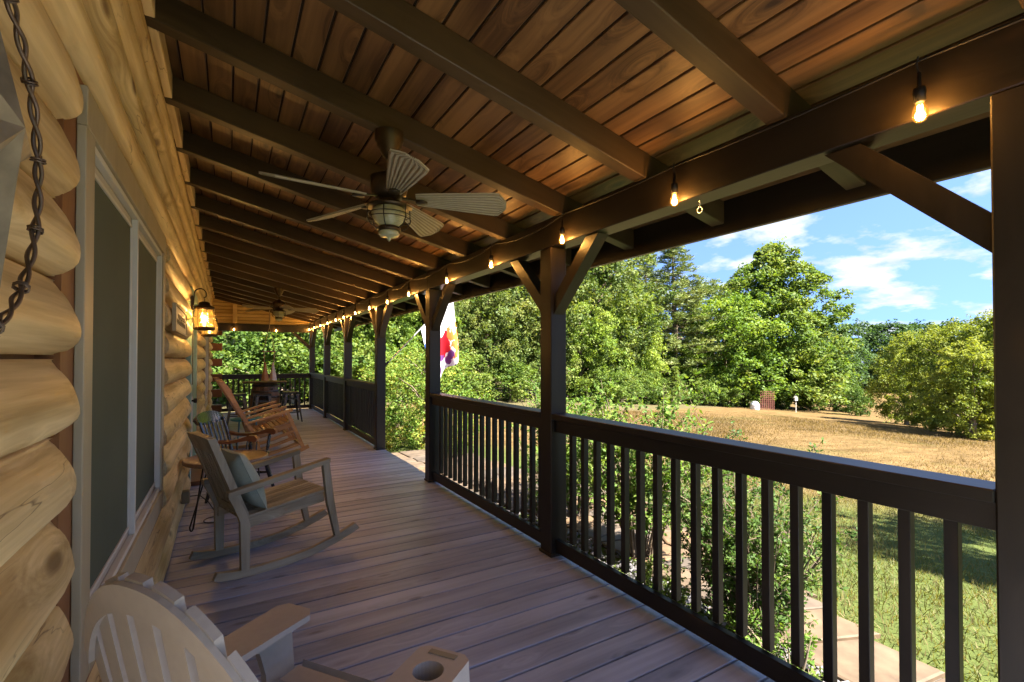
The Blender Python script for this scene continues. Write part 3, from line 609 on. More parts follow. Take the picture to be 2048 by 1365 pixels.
#@@OBJ
# ------------------------------------------------------------------ ceiling fans
def make_fan(label, x, y, rz):
    t = thing('ceiling_fan', label, 'ceiling fan', (x, y, 0), rz, 'ceiling fans under the porch roof')
    zt = zu(x) - .0
    MB().lathe([(.001, zt - .14), (.02, zt - .14), (.035, zt - .125), (.05, zt - .1), (.052, zt - .085), (.068, zt - .07), (.07, zt - .045), (.082, zt - .03), (.084, zt + .015)], 24).build('canopy', 'bronze', t)
    MB().tube([(0, 0, zt - .13), (0, 0, 2.47)], .014, 10).build('downrod', 'bronze', t)
    MB().lathe([(.015, 2.52), (.035, 2.515), (.04, 2.49), (.09, 2.485), (.108, 2.475), (.106, 2.42), (.098, 2.38), (.07, 2.355), (.045, 2.35)], 28).build('motor_housing', 'bronze', t)
    lid = MB().lathe([(.05, 2.345), (.075, 2.335), (.085, 2.325), (.125, 2.312), (.13, 2.305), (.07, 2.30), (.065, 2.30)], 28).build('light_cap', 'bronze', t)
    prof_ = []
    for i in range(41):
        u = i / 40; z = 2.305 - .125 * u; r = .074 + .028 * math.sin(math.pi * min(1, u * 1.12) ** .8) - .012 * u * u * 2
        prof_.append((r + .0022 * math.sin(i * 2.1), z))
    MB().lathe(prof_ + [(.052, 2.178), (.001, 2.176)], 28).build('glass_shade', 'fan_glass', lid)
    MB().lathe([(.062, 2.192), (.066, 2.188), (.066, 2.17), (.062, 2.166), (.056, 2.168), (.056, 2.19)], 24).build('gallery_ring', 'bronze', lid)
    MB().lathe([(.055, 2.166), (.06, 2.15), (.05, 2.136), (.012, 2.13), (.012, 2.12), (.006, 2.112), (.0, 2.108)], 20).build('bowl_cap', 'fan_glass', lid)
    cg = MB()
    for r_, z in ((.118, 2.262), (.125, 2.235)): cg.tube([(r_ * math.cos(a), r_ * math.sin(a), z) for a in [2 * math.pi * q / 28 for q in range(29)]], .0028, 6)
    for q in range(6):
        a = q * math.pi / 3; cg.tube([(r_ * math.cos(a), r_ * math.sin(a), z) for r_, z in ((.123, 2.305), (.126, 2.262), (.126, 2.235), (.108, 2.2), (.068, 2.178))], .003, 6)
    cg.build('guard_cage', 'black_metal', lid)
    # blades: pleated palm-leaf paddles
    nb, nl = 8, 12
    V = []; F_ = []; mi = []
    wd = lambda u: .040 + .05 * min(1, u * 1.2) ** .9 if u < .9 else .09 * math.sqrt(max(.1, 1 - ((u - .9) / .105) ** 2))
    cols = nb * 4 + 1
    for i in range(nl + 1):
        u = i / nl if i < nl else 1.0
        for j in range(cols):
            w_ = (j / (cols - 1) - .5) * 2; ph_ = (j % 4)
            V.append((.155 + .525 * u, w_ * wd(u), .0 - .045 * w_ * wd(u) / .12 + (-.0035 if ph_ in (1, 2, 3) else .0035) - .02 * u))
    n = len(V); V += [(x_, y_, z_ + .006) for x_, y_, z_ in V]
    for i in range(nl):
        for j in range(cols - 1):
            a = i * cols + j; F_.append((a, a + 1, a + cols + 1, a + cols)); mi.append(0 if (j % 4) in (1, 2) else 1)
            F_.append((n + a + cols, n + a + cols + 1, n + a + 1, n + a)); mi.append(0)
    bl = MB(); bl.v = V; bl.f = F_; bl.m = mi; bl.sm = [False] * len(F_)
    rim = list(range(0, cols)) + [i * cols + cols - 1 for i in range(1, nl + 1)] + [nl * cols + j for j in range(cols - 2, -1, -1)] + [i * cols for i in range(nl - 1, 0, -1)]
    for q in range(len(rim)): a, b = rim[q], rim[(q + 1) % len(rim)]; bl.f.append((a, n + a, n + b, b)); bl.m.append(0); bl.sm.append(False)
    me = bl.mesh('blade'); me.materials.append(MATS['fan_blade']); me.materials.append(MATS['fan_groove']); me.polygons.foreach_set('material_index', bl.m)
    for q in range(5):
        a = R(46 + 72 * q)
        o = link('blade', me, t, (0, 0, 2.352), (0, 0, a))
        ir = MB().bar((.06, 0, .012), (.2, 0, -.008), .022, .008); ir.lathe([(.001, -.016), (.02, -.017), (.026, -.014), (.034, -.014), (.036, -.006), (.001, -.004)], 16, (.185, 0, -.004)); ir.build('blade_iron', 'bronze', o)
    return t
make_fan('near pale five-blade ceiling fan with caged glass light', .80, RY[6] if abs(RY[6] - 2.74) < .1 else 2.737, 0)
make_fan('far small ceiling fan near the end of the porch', .81, 2.737 + 9 * .7855, R(20))
# ------------------------------------------------------------------ wall lanterns (lit)
def lantern(label, y):
    t = thing('wall_lantern', label, 'lantern', (-.33, y, 0), 0, 'lanterns beside the door')
    MB().box(-.012, .012, -.035, .035, 1.93, 2.10, .006).build('backplate', 'bronze', t)
    arc = [(.012, 0, 2.0), (.02, 0, 2.10)] + [(.075 - .055 * math.cos(a), 0, 2.12 + .06 * math.sin(a)) for a in [R(q) for q in range(0, 181, 20)]] + [(.128, 0, 2.10), (.115, 0, 2.085), (.105, 0, 2.09)]
    hk = MB().tube(arc, .006, 8); hk.tube([(.012, 0, 1.985), (.05, 0, 1.985), (.085, 0, 1.98)], .005, 6); hk.build('hook_arm', 'bronze', t)
    MB().tube([(.115, 0, 2.09), (.113, 0, 2.04)], .003, 6).build('link', 'bronze', t)
    cx = .113
    cap = MB().lathe([(.001, 2.045), (.03, 2.042), (.05, 2.03), (.055, 2.005), (.075, 1.995), (.092, 1.985), (.095, 1.965), (.088, 1.955), (.07, 1.955)], 24, (cx, 0, 0)).build('cap', 'bronze', t)
    MB().lathe([(.07, 1.955), (.082, 1.94)] + [(.082 + .014 * math.sin(math.pi * q / 10) + .0015 * (q % 2), 1.94 - .017 * q) for q in range(11)] + [(.082, 1.765)], 24, (cx, 0, 0)).build('glass_shade', 'lantern_glass', t)
    MB().lathe([(.0, 1.90), (.018, 1.892), (.028, 1.87), (.026, 1.845), (.014, 1.82), (.012, 1.78)], 14, (cx, 0, 0)).build('bulb', 'lantern_bulb', t)
    cg = MB()
    for r_, z in ((.104, 1.875), (.1, 1.95)): cg.tube([(cx + r_ * math.cos(a), r_ * math.sin(a), z) for a in [2 * math.pi * q / 24 for q in range(25)]], .0025, 6)
    for q in range(8):
        a = q * math.pi / 4 + .2; cg.tube([(cx + r_ * math.cos(a), r_ * math.sin(a), z) for r_, z in ((.094, 1.958), (.101, 1.92), (.104, 1.875), (.101, 1.81), (.092, 1.765))], .0025, 6)
    cg.build('guard_cage', 'bronze', t)
    MB().lathe([(.06, 1.77), (.098, 1.768), (.1, 1.745), (.085, 1.733), (.001, 1.735)], 24, (cx, 0, 0)).build('base_ring', 'bronze', t)
    ld = bpy.data.lights.new('lantern_light', 'POINT'); ld.energy = 28; ld.color = (1, .62, .25); ld.shadow_soft_size = .03
    lo = bpy.data.objects.new('lantern_light', ld); COL.objects.link(lo); lo.parent = t; lo.location = (cx, 0, 1.865)
    return t
lantern('nearer lit amber lantern hanging from a curled hook on the wall', 6.1)
lantern('farther lit amber lantern, half hidden behind the nearer one', 7.8)
# ------------------------------------------------------------------ string lights along the beam
st = thing('string_lights', 'black cord of glowing filament bulbs strung along the beam', 'string lights')
BY = [.66, 1.672, 2.632, 3.659, 4.641, 5.862, 6.81, 7.82, 8.81, 9.8, 10.6, 11.6, 12.57, 13.52, 14.45]
pts = [(1.985, -.9, 2.44)]; prev = -.35
for y in BY:
    for q in range(1, 5):
        u = q / 5; yy = prev + (y - prev) * u; sag = (.012 if y < 3 else .05) * 4 * u * (1 - u)
        pts.append((1.992, yy, 2.432 - sag))
    pts.append((1.992, y, 2.432)); prev = y
cd = MB().tube(pts, .0042, 6); cd.tube([(1.985, 14.5, 2.43), (1.4, 14.59, 2.30), (1.144, 14.595, 2.335), (.65, 14.595, 2.30), (.14, 14.595, 2.335), (-.2, 14.595, 2.31)], .0042, 6)
cd.build('cord', 'cord_black', st)
so_m = MB().lathe([(.001, .10), (.006, .098), (.006, .05), (.0165, .045), (.0175, .03), (.0165, .0), (.012, -.004)], 12).mesh('socket'); so_m.materials.append(MATS['black_metal'])
bu_m = MB().lathe([(.011, 0), (.013, -.008), (.019, -.024), (.0225, -.042), (.0215, -.054), (.015, -.065), (.005, -.07), (.0, -.0705)], 16).mesh('bulb'); bu_m.materials.append(MATS['bulb_glass'])
fm_ = MB()
for a in (0, 1.57, 3.14, 4.71): fm_.tube([(.006 * math.cos(a), .006 * math.sin(a), -.012), (.009 * math.cos(a), .009 * math.sin(a), -.058)], .0016, 5)
fi_m = fm_.mesh('filament'); fi_m.materials.append(MATS['filament'])
def bulb(x, y, z):
    s = link('socket', so_m, st, (x, y, z), (rr.uniform(-.06, .06), rr.uniform(-.03, .03), rr.uniform(0, 6)))
    link('bulb', bu_m, s); link('filament', fi_m, s)
    MB().tube([(0, 0, .09), (.004, .003, .13), (0, 0, 2.435 - z if x > 1.5 else 2.335 - z)], .003, 5).build('drop_wire', 'cord_black', s)
    ld = bpy.data.lights.new('bulb_light', 'POINT'); ld.energy = .8; ld.color = (1, .55, .18); ld.shadow_soft_size = .02
    lo = bpy.data.objects.new('bulb_light', ld); COL.objects.link(lo); lo.parent = s; lo.location = (0, 0, -.04)
for y in BY: bulb(1.966, y, 2.282)
for x in (.14, 1.144): bulb(x, 14.57, 2.235)
ey = thing('eye_hook', 'small steel eye hook screwed under the beam', 'hook', (2.078, 1.606, 2.242))
MB().tube([(0, 0, .0), (0, 0, -.035)] + [(0, .016 * math.sin(a), -.05 + .016 * math.cos(a)) for a in [R(q) for q in range(0, 361, 30)]], .003, 6).build('eye', 'zinc', ey)
# ------------------------------------------------------------------ wall things
pq = thing('wall_plaque', 'long pale painted plaque on the logs before the door', 'plaque', (-.322, 4.55, 1.72))
MB().box(-.008, .008, -.5, .5, -.085, .085, .003).build('board', 'plaque_paint', pq)
fr_ = MB()
for (a, c, e, f) in ((-.5, .5, .085, .097), (-.5, .5, -.097, -.085), (-.512, -.5, -.097, .097), (.5, .512, -.097, .097)): fr_.box(-.01, .014, a, c, e, f)
fr_.build('frame', 'casing_wood', pq)
ln_ = MB(); ln_.tube([(.0095, -.36, -.02), (.0095, -.1, .015), (.0095, .12, -.01), (.0095, .36, .02)], .0035, 5)
for y_ in range(-6, 7): ln_.box(-.003, .003, -.022, .022, -.007, .007, 0, Matrix.Translation((.0095, y_ * .055, .022 * (1 if y_ % 2 else -1))) @ Matrix.Rotation(R(35 if y_ % 2 else -35), 4, 'X'))
ln_.build('painted_sprig', 'plaque_line', pq)
star = thing('barn_star', 'metal barn star inside a twisted wire ring, hung on the logs', 'wall decor', (-.305, .862, 1.733))
sv_ = [(.075, 0, 0)]; 
for q in range(10):
    a = R(10 + 36 * q); r_ = .272 if q % 2 == 0 else .112
    sv_.append((.012, r_ * math.cos(a), r_ * math.sin(a)))
sb = MB(); sb.add(sv_, [(0, 1 + q, 1 + (q + 1) % 10) for q in range(10)]); sb.add([(x - .006, y, z) for x, y, z in sv_], [(0, 1 + (q + 1) % 10, 1 + q) for q in range(10)])
sb.build('star', 'star_metal', star)
wr_ = MB()
for ph_ in (0, math.pi):
    wr_.tube([(.018 + .0045 * math.sin(a * 17 + ph_), (.278 + .0045 * math.cos(a * 17 + ph_)) * math.cos(a), (.278 + .0045 * math.cos(a * 17 + ph_)) * math.sin(a)) for a in [2 * math.pi * q / 260 for q in range(261)]], .0033, 6)
for q in range(14):
    a = 2 * math.pi * (q + .35) / 14; c_ = Vector((.018, .278 * math.cos(a), .278 * math.sin(a))); tg = Vector((0, -math.sin(a), math.cos(a))); rd = Vector((0, math.cos(a), math.sin(a)))
    wr_.tube([c_ + tg * (.004 * (k_ / 16 - .5)) * 2.2 + rd * (.010 * math.cos(k_ * .8)) + Vector((.010 * math.sin(k_ * .8), 0, 0)) for k_ in range(17)], .0018, 5)
    wr_.tube([c_ + rd * .010, c_ + rd * .018 + tg * .01], .0018, 5)
wr_.build('wire_ring', 'wire_brown', star)
ob = thing('outlet_box', 'small covered outlet box low on the log wall', 'outlet', (-.325, 5.2, .19))
MB().box(-.02, .04, -.035, .035, -.055, .055, .006).build('cover', 'plaque_line', ob)
cb = thing('power_cord', 'black cord coiled on the boards by the side table', 'cord', (-.28, 5.2, .19))
MB().tube([(.0, 0, 0), (.07, .0, .0), (.14, -.05, -.06), (.2, -.12, -.15), (.24, -.16, -.182)] + [(.18 + .07 * math.cos(a), -.2 + .09 * math.sin(a), -.184) for a in [R(q) for q in range(20, 420, 25)]], .004, 6).build('cord', 'cord_black', cb)
# ------------------------------------------------------------------ grey slatted rocker (side profile read off the near side)
def slab(b, poly, t0, t1): return b.prism(poly, t0, t1, 'Y')
gr = thing('rocking_chair', 'weathered grey slatted rocking chair facing the rail', 'rocking chair', (.112, 3.577, .0), R(17.5), 'rocking chairs along the wall')
W_ = .53
bot = [(-.185, .040), (-.15, .028), (-.05, .010), (.1, .0), (.27, 0.0), (.45, .014), (.62, .048), (.75, .086), (.82, .112)]
top = [(-.165, .085), (-.13, .075), (-.04, .058), (.1, .050), (.27, .050), (.44, .064), (.6, .098), (.725, .138), (.785, .158)]
for t0 in (0, W_ - .036):
    MB().ribbon(bot, top, t0, t0 + .036).build('rocker', 'teak_grey', gr)
    slab(MB(), [(.622, .098), (.66, .106), (.612, .36), (.572, .66), (.522, .655), (.558, .36)], t0 + .001, t0 + .037).build('front_leg', 'teak_grey_Z', gr)
    slab(MB(), [(-.026, .052), (.024, .05), (.026, .34), (.0, .43), (-.058, .548), (-.104, .54), (-.072, .47), (-.034, .37)], t0 - .001, t0 + .035).build('rear_leg', 'teak_grey_Z', gr)
    a0, a1 = (t0 - .012, t0 + .05)
    slab(MB(), [(-.108, .541), (-.108, .573), (.12, .612), (.40, .662), (.572, .692), (.572, .662), (.40, .627), (.12, .577)], a0, a1).build('arm', 'teak_grey', gr)
    slab(MB(), [(-.02, .305), (-.02, .368), (.27, .405), (.545, .442), (.545, .372), (.27, .342)], t0 + (.036 if t0 == 0 else -.028), t0 + (.062 if t0 == 0 else -.002)).build('seat_rail', 'teak_grey', gr)
for t0 in (.04, W_ - .086):
    slab(MB(), [(-.006, .372), (.042, .372), (-.165, .922), (-.213, .922)], t0, t0 + .046).build('back_post', 'teak_grey_Z', gr)
slab(MB(), [(-.17, .815), (-.128, .822), (-.168, .93), (-.214, .925)], .087, W_ - .087).build('crest_rail', 'teak_grey', gr)
slab(MB(), [(-.022, .40), (.018, .403), (-.004, .462), (-.045, .458)], .087, W_ - .087).build('lower_back_rail', 'teak_grey', gr)
for i in range(6):
    t0 = .1 + i * .058
    slab(MB(), [(-.038, .455), (-.016, .458), (-.146, .824), (-.168, .82)], t0, t0 + .034).build('back_slat', 'teak_grey_Z', gr)
for i in range(9):
    t0 = .038 + i * .0508
    slab(MB(), [(-.012, .371), (.27, .408), (.565, .446), (.572, .462), (.27, .424), (-.012, .387)], t0, t0 + .044).build('seat_slat', 'teak_grey', gr)
MB().box(.53, .556, .04, W_ - .04, .372, .438, .003).build('front_rail', 'teak_grey', gr)
pw = thing('pillow', 'sage green square pillow propped in the grey rocker', 'pillow', (.112, 3.577, 0), R(17.5))
def pillow_mesh(wd_, th, n=22):
    b = MB(); vs = []
    for s in (1, -1):
        for i in range(n + 1):
            for j in range(n + 1):
                u, v = 2 * i / n - 1, 2 * j / n - 1
                k_ = (1 - abs(u) ** 3.2) ** .55 * (1 - abs(v) ** 3.2) ** .55 if abs(u) < 1 and abs(v) < 1 else 0
                pin = 1 - .07 * (1 - abs(u) ** 2) * (abs(v) ** 3) ; pin2 = 1 - .07 * (1 - abs(v) ** 2) * (abs(u) ** 3)
                vs.append((s * th / 2 * k_ + .004 * math.sin(u * 6 + v * 4) * k_, u * wd_ / 2 * pin2, v * wd_ / 2 * pin))
    m_ = n + 1
    for s in range(2):
        o = s * m_ * m_
        b_f = [(o + i * m_ + j, o + i * m_ + j + 1, o + (i + 1) * m_ + j + 1, o + (i + 1) * m_ + j) for i in range(n) for j in range(n)]
        if s == 0: b.add(vs, [], True)
        b.f += b_f; b.m += [0] * len(b_f); b.sm += [True] * len(b_f)
    return b
po = pillow_mesh(.43, .15).build('cushion', 'sage_cloth', pw, (.055, .25, .605), (0, R(-24), 0))
pp = []
for q in range(81):
    a = q / 80 * 4; s_ = int(a) % 4; u = (a % 1) * 2 - 1
    y_, z_ = [(u, -1), (1, u), (-u, 1), (-1, -u)][s_]; r_ = 1 - .07 * (1 - u * u)
    pp.append((0, y_ * .215 * (r_ if s_ in (1, 3) else 1), z_ * .215 * (r_ if s_ in (0, 2) else 1)))
MB().tube(pp, .004, 6).build('piping', 'sage_cloth', po)
# ------------------------------------------------------------------ two brown rockers
def brown_rocker(label, x, y, rz):
    t = thing('rocking_chair', label, 'rocking chair', (x, y, 0), rz, 'rocking chairs along the wall'); W = .56
    s = np.linspace(-.22, 1.0, 15); Z = (s - .25) ** 2 / 3.2
    for t0 in (0, W - .035):
        MB().ribbon([(a, c) for a, c in zip(s, Z)], [(a - (a - .25) * .02, c + .045) for a, c in zip(s, Z)], t0, t0 + .035).build('rocker', 'rocker_brown', t)
        slab(MB(), [(.90, .175), (.945, .187), (.735, .70), (.69, .70)], t0 - .001, t0 + .037).build('front_leg', 'rocker_brown', t)
        slab(MB(), [(.395, .05), (.44, .05), (.335, .43), (.285, .43)], t0 - .001, t0 + .037).build('rear_leg', 'rocker_brown', t)
        slab(MB(), [(.285, .43), (.335, .43), (.165, .76), (-.045, 1.135), (-.10, 1.135), (.11, .75)], t0 - .0, t0 + .038).build('back_post', 'rocker_brown', t)
        slab(MB(), [(.20, .548), (.20, .572), (.50, .662), (.78, .735), (.785, .708), (.50, .632)], t0 - .02, t0 + .06).build('arm', 'rocker_brown', t)
        for (a, c, e, f) in ((.39, .10, .90, .24), (.37, .19, .865, .34), (.35, .28, .83, .44)):
            MB().bar((a, t0 + .018, c), (e, t0 + .018, f), .022, .022).build('stretcher', 'rocker_brown', t)
        slab(MB(), [(.30, .37), (.30, .425), (.80, .565), (.80, .50)], t0 + .004, t0 + .03).build('seat_rail', 'rocker_brown', t)
    slab(MB(), [(.02, 1.0), (.06, 1.0), (-.045, 1.145), (-.105, 1.14)], .039, W - .039).build('crest_rail', 'rocker_brown', t)
    slab(MB(), [(.255, .50), (.29, .50), (.265, .56), (.23, .56)], .039, W - .039).build('lower_back_rail', 'rocker_brown', t)
    for i in range(6):
        t0 = .065 + i * .08
        slab(MB(), [(.245, .55), (.262, .55), (.048, 1.005), (.03, 1.005)], t0, t0 + .03).build('back_slat', 'rocker_brown', t)
    for i in range(9):
        u = (i + .5) / 9; a = .30 + .50 * u; c = .425 + .14 * u + .02 * (2 * u - 1) ** 2
        MB().bar((a, -.005, c + .008), (a, W + .005, c + .008), .042, .015, up=(-.27, 0, 1)).build('seat_slat', 'rocker_brown', t)
    MB().bar((.88, .02, .24), (.88, W - .02, .24), .03, .03).build('front_stretcher', 'rocker_brown', t)
    return t
brown_rocker('nearer brown wooden rocker tipped back, behind the black chair', 0, 7.2, R(3))
brown_rocker('farther brown wooden rocker beyond the teal table', -.06, 8.22, R(3))
# ------------------------------------------------------------------ black spindle armchair
bc = thing('spindle_armchair', 'black spindle-back armchair with brown scrolled arms', 'armchair', (.13, 5.72, 0), R(-24))
seat = []; sb_ = MB()
def ring(rx0, rx1, ry, z, n=28): return [((rx1 if math.cos(a) > 0 else rx0) * abs(math.cos(a)) ** .75 * (1 if math.cos(a) > 0 else -1), ry * abs(math.sin(a)) ** .8 * (1 if math.sin(a) > 0 else -1), z) for a in [2 * math.pi * q / n for q in range(n)]]
rs_ = [ring(.20, .22, .22, .395), ring(.225, .25, .25, .41), ring(.225, .25, .25, .428), ring(.20, .225, .225, .436), ring(.1, .12, .12, .43)]
vs = [p for r_ in rs_ for p in r_]; n = 28
sb_.add(vs, [(i * n + j, i * n + (j + 1) % n, (i + 1) * n + (j + 1) % n, (i + 1) * n + j) for i in range(4) for j in range(n)] + [tuple(range(n))[::-1], tuple(range(4 * n, 5 * n))], True)
sb_.build('seat', 'black_paint', bc)
turn = lambda a, c, r0, b=None: (b or MB()).tube([Vector(a).lerp(Vector(c), u) for u in (0, .1, .2, .24, .3, .5, .7, .76, .82, .92, 1)], [r0 * k_ for k_ in (.75, .8, .95, 1.2, .95, 1.15, .95, 1.2, .85, .75, .6)], 10)
for s1 in (-1, 1):
    turn((.15, s1 * .17, .405), (.24, s1 * .24, .0), .021).build('leg', 'black_paint', bc); turn((-.14, s1 * .15, .405), (-.24, s1 * .21, .0), .021).build('leg', 'black_paint', bc)
    turn((.195, s1 * .205, .2), (-.19, s1 * .18, .2), .012).build('stretcher', 'black_paint', bc)
    MB().tube([(-.18, s1 * .20, .42), (-.225, s1 * .225, .6), (-.29, s1 * .235, .80)], [.019, .017, .015], 10).build('back_post', 'black_paint', bc)
    ap = [(-.245, .645), (-.15, .62), (.0, .618), (.10, .64), (.18, .668), (.235, .665), (.262, .64), (.258, .612), (.235, .60), (.205, .612), (.16, .618), (.08, .604), (0, .59), (-.15, .595), (-.24, .615)]
    MB().prism(ap, s1 * .25 - .032, s1 * .25 + .032, 'Y').build('arm', 'arm_brown', bc)
    turn((.175, s1 * .215, .43), (.19, s1 * .25, .618), .016).build('arm_post', 'black_paint', bc)
    for q in range(2): MB().tube([(.06 - .1 * q, s1 * .225, .43), (.06 - .1 * q, s1 * .25, .598)], .008, 8).build('arm_spindle', 'black_paint', bc)
turn((0, -.19, .2), (0, .19, .2), .012).build('cross_stretcher', 'black_paint', bc)
for q in range(5):
    y_ = (q - 2) * .08; MB().tube([(-.20, y_ * .85, .43), (-.235, y_ * .95, .6), (-.288, y_, .79)], [.009, .0105, .007], 8).build('spindle', 'black_paint', bc)
cr_ = MB(); vs = []; n = 15
for i in range(n):
    v = i / (n - 1) * 2 - 1; cx_ = -.285 - .035 * (1 - v * v)
    lo_, hi_ = .755 + .02 * abs(v) ** 2, .875 - .045 * abs(v) ** 3 + .012 * (1 - v * v)
    vs += [(cx_ + .012, v * .275, lo_), (cx_ - .03, v * .275, hi_), (cx_ - .052, v * .275, hi_ - .012), (cx_ - .012, v * .275, lo_)]
cr_.add(vs, [(4 * i + a, 4 * i + (a + 1) % 4, 4 * i + 4 + (a + 1) % 4, 4 * i + 4 + a) for i in range(n - 1) for a in range(4)] + [(0, 1, 2, 3), (4 * n - 4, 4 * n - 1, 4 * n - 2, 4 * n - 3)])
cr_.build('crest_rail', 'black_paint', bc)
# ------------------------------------------------------------------ round hairpin side table
ht = thing('side_table', 'round brown side table on black hairpin legs, behind the grey rocker', 'side table', (.0, 4.93, 0))
MB().lathe([(.001, .528), (.315, .528), (.328, .535), (.33, .556), (.322, .563), (.314, .563), (.312, .556), (.001, .555)], 40).build('table_top', 'tabletop_wood', ht)
for q in range(3):
    a = R(215 + 120 * q); c_, s_ = math.cos(a), math.sin(a); u_ = Vector((-s_, c_, 0)); b0 = Vector((c_, s_, 0))
    MB().tube([b0 * .24 + u_ * .05 + Vector((0, 0, .527)), b0 * .30 + u_ * .022 + Vector((0, 0, .03)), b0 * .302 + u_ * .012 + Vector((0, 0, .01)), b0 * .303 + Vector((0, 0, .006)), b0 * .302 - u_ * .012 + Vector((0, 0, .01)), b0 * .30 - u_ * .022 + Vector((0, 0, .03)), b0 * .12 - u_ * .05 + Vector((0, 0, .527))], .006, 8).build('hairpin_leg', 'black_metal', ht)
# ------------------------------------------------------------------ teal table
tt = thing('side_table', 'small round teal metal table between the brown rockers', 'side table', (.26, 7.99, 0))
MB().lathe([(.001, .535), (.215, .535), (.225, .54), (.226, .556), (.218, .56), (.001, .552)], 32).build('table_top', 'teal_paint', tt)
for q in range(4):
    a = R(45 + 90 * q); MB().tube([(.15 * math.cos(a), .15 * math.sin(a), .534), (.2 * math.cos(a), .2 * math.sin(a), .0)], .008, 8).build('leg', 'teal_leg', tt)
MB().tube([(.172 * math.cos(a), .172 * math.sin(a), .28) for a in [R(q * 15) for q in range(25)]], .005, 6).build('leg_ring', 'teal_leg', tt)
# ------------------------------------------------------------------ barrel table, stools, hanging chair
bt = thing('barrel_table', 'old wooden barrel with a wide round top, used as a bar table', 'barrel table', (.73, 12.05, 0))
NS = 20; bv = []; bf = []
bp_ = [(.24 + .065 * math.sin(math.pi * u), .885 * u) for u in [q / 10 for q in range(11)]]
stv = MB()
hw = math.pi / NS * .985
stv.add([(r_ * math.cos(s_ * hw), r_ * math.sin(s_ * hw), z) for r_, z in bp_ for s_ in (-1, 1)] + [((r_ - .025) * math.cos(s_ * hw), (r_ - .025) * math.sin(s_ * hw), z) for r_, z in bp_ for s_ in (-1, 1)],
        [(2 * i, 2 * i + 1, 2 * i + 3, 2 * i + 2) for i in range(10)] + [(22 + 2 * i, 22 + 2 * i + 2, 22 + 2 * i + 3, 22 + 2 * i + 1) for i in range(10)] + [(2 * i, 2 * i + 2, 24 + 2 * i, 22 + 2 * i) for i in range(10)] + [(2 * i + 1, 23 + 2 * i, 25 + 2 * i, 2 * i + 3) for i in range(10)])
sm_ = stv.mesh('stave'); sm_.materials.append(MATS['barrel_wood'])
for q in range(NS): link('stave', sm_, bt, (0, 0, 0), (0, 0, 2 * math.pi * q / NS))
for u in (.04, .2, .34, .66, .8, .94):
    r_ = .244 + .065 * math.sin(math.pi * u); MB().lathe([(r_, .885 * u - .02), (r_ + .004, .885 * u - .02), (r_ + .004, .885 * u + .02), (r_, .885 * u + .02)], 40).build('hoop', 'hoop_steel', bt)
MB().lathe([(.001, .888), (.44, .888), (.45, .896), (.45, .912), (.44, .92), (.001, .92)], 44).build('table_top', 'rafter_wood_Y', bt)
MB().lathe([(.02, 0), (.02, .012), (.001, .014)], 12, axis='Y').build('bung', 'black_metal', bt, (.12, -.283, .76), (0, 0, 0))
def stool(label, x, y, rz):
    t = thing('bar_stool', label, 'stool', (x, y, 0), rz, 'metal stools at the barrel'); h = .68
    b = MB().box(-.155, .155, -.155, .155, h - .045, h, .012); b.build('seat', 'gunmetal', t)
    for sx in (-1, 1):
        for sy in (-1, 1):
            n0, n1 = .036, .017; vs = []
            for (r_, z, k_) in ((.14, h - .045, n0), (.215, 0, n1)):
                for (u, v) in ((0, 0), (-1.6, 0), (-1.6, -.25), (-.25, -.25), (-.25, -1.6), (0, -1.6)): vs.append((sx * (r_ + u * k_), sy * (r_ + v * k_), z))
            MB().add(vs, [(i, (i + 1) % 6, 6 + (i + 1) % 6, 6 + i) for i in range(6)] + [(0, 1, 2, 3, 4, 5), (6, 7, 8, 9, 10, 11)]).build('leg', 'gunmetal', t)
    for z, r_ in ((.22, .185), (.52, .152)):
        for a in range(4):
            M_ = Matrix.Rotation(a * math.pi / 2, 4, 'Z'); MB().box(-r_, r_, r_ - .014, r_ - .006, z - .012, z + .012, 0, M_).build('brace', 'gunmetal', t)
stool('metal bar stool right of the barrel', 1.245, 11.95, R(4)); stool('metal bar stool left of the barrel', .2, 11.75, R(-3)); stool('dark metal bar stool in front of the barrel', .64, 11.5, R(8))
hc = thing('hanging_chair', 'folded canvas hammock chair hanging from ropes behind the barrel', 'hammock chair', (.87, 13.0, 0))
hr = MB().tube([(0, 0, zu(.87)), (0, 0, 2.2)], .012, 8)
for s_ in (-1, 1): hr.tube([(0, 0, 2.2), (.06 * s_, .0, 1.95), (.115 * s_, .02, 1.6)], .008, 6); hr.tube([(.115 * s_, .02, 1.6), (.10 * s_, .02, 1.28)], .012, 6)
hr.build('ropes', 'rope', hc)
MB().bar((-.15, .02, 1.6), (.15, .02, 1.6), .025, .025).build('spreader_bar', 'arm_brown', hc)
for s_, mt in ((-1, 'tan_cloth'), (1, 'canvas')):
    cv = MB(); vs = []; n = 16; lv = [(1.34, .015), (1.2, .035), (1.05, .06), (.9, .085), (.7, .10), (.5, .07), (.42, .03)]
    for z, r_ in lv:
        for j in range(n): a = 2 * math.pi * j / n; rr_ = r_ * (1 + .22 * math.sin(a * 4 + z * 3)); vs.append((s_ * .085 + rr_ * math.cos(a) * .9, rr_ * math.sin(a), z))
    cv.add(vs, [(i * n + j, i * n + (j + 1) % n, (i + 1) * n + (j + 1) % n, (i + 1) * n + j) for i in range(len(lv) - 1) for j in range(n)] + [tuple(range(n)), tuple(range(len(lv) * n - n, len(lv) * n))], True); cv.build('canvas_fold', mt, hc)
# ------------------------------------------------------------------ adirondack chair close to the camera
ad = thing('adirondack_chair', 'taupe resin adirondack chair with cup holder arm, nearest the camera', 'chair', (.396, 1.605, 0), R(36.7))
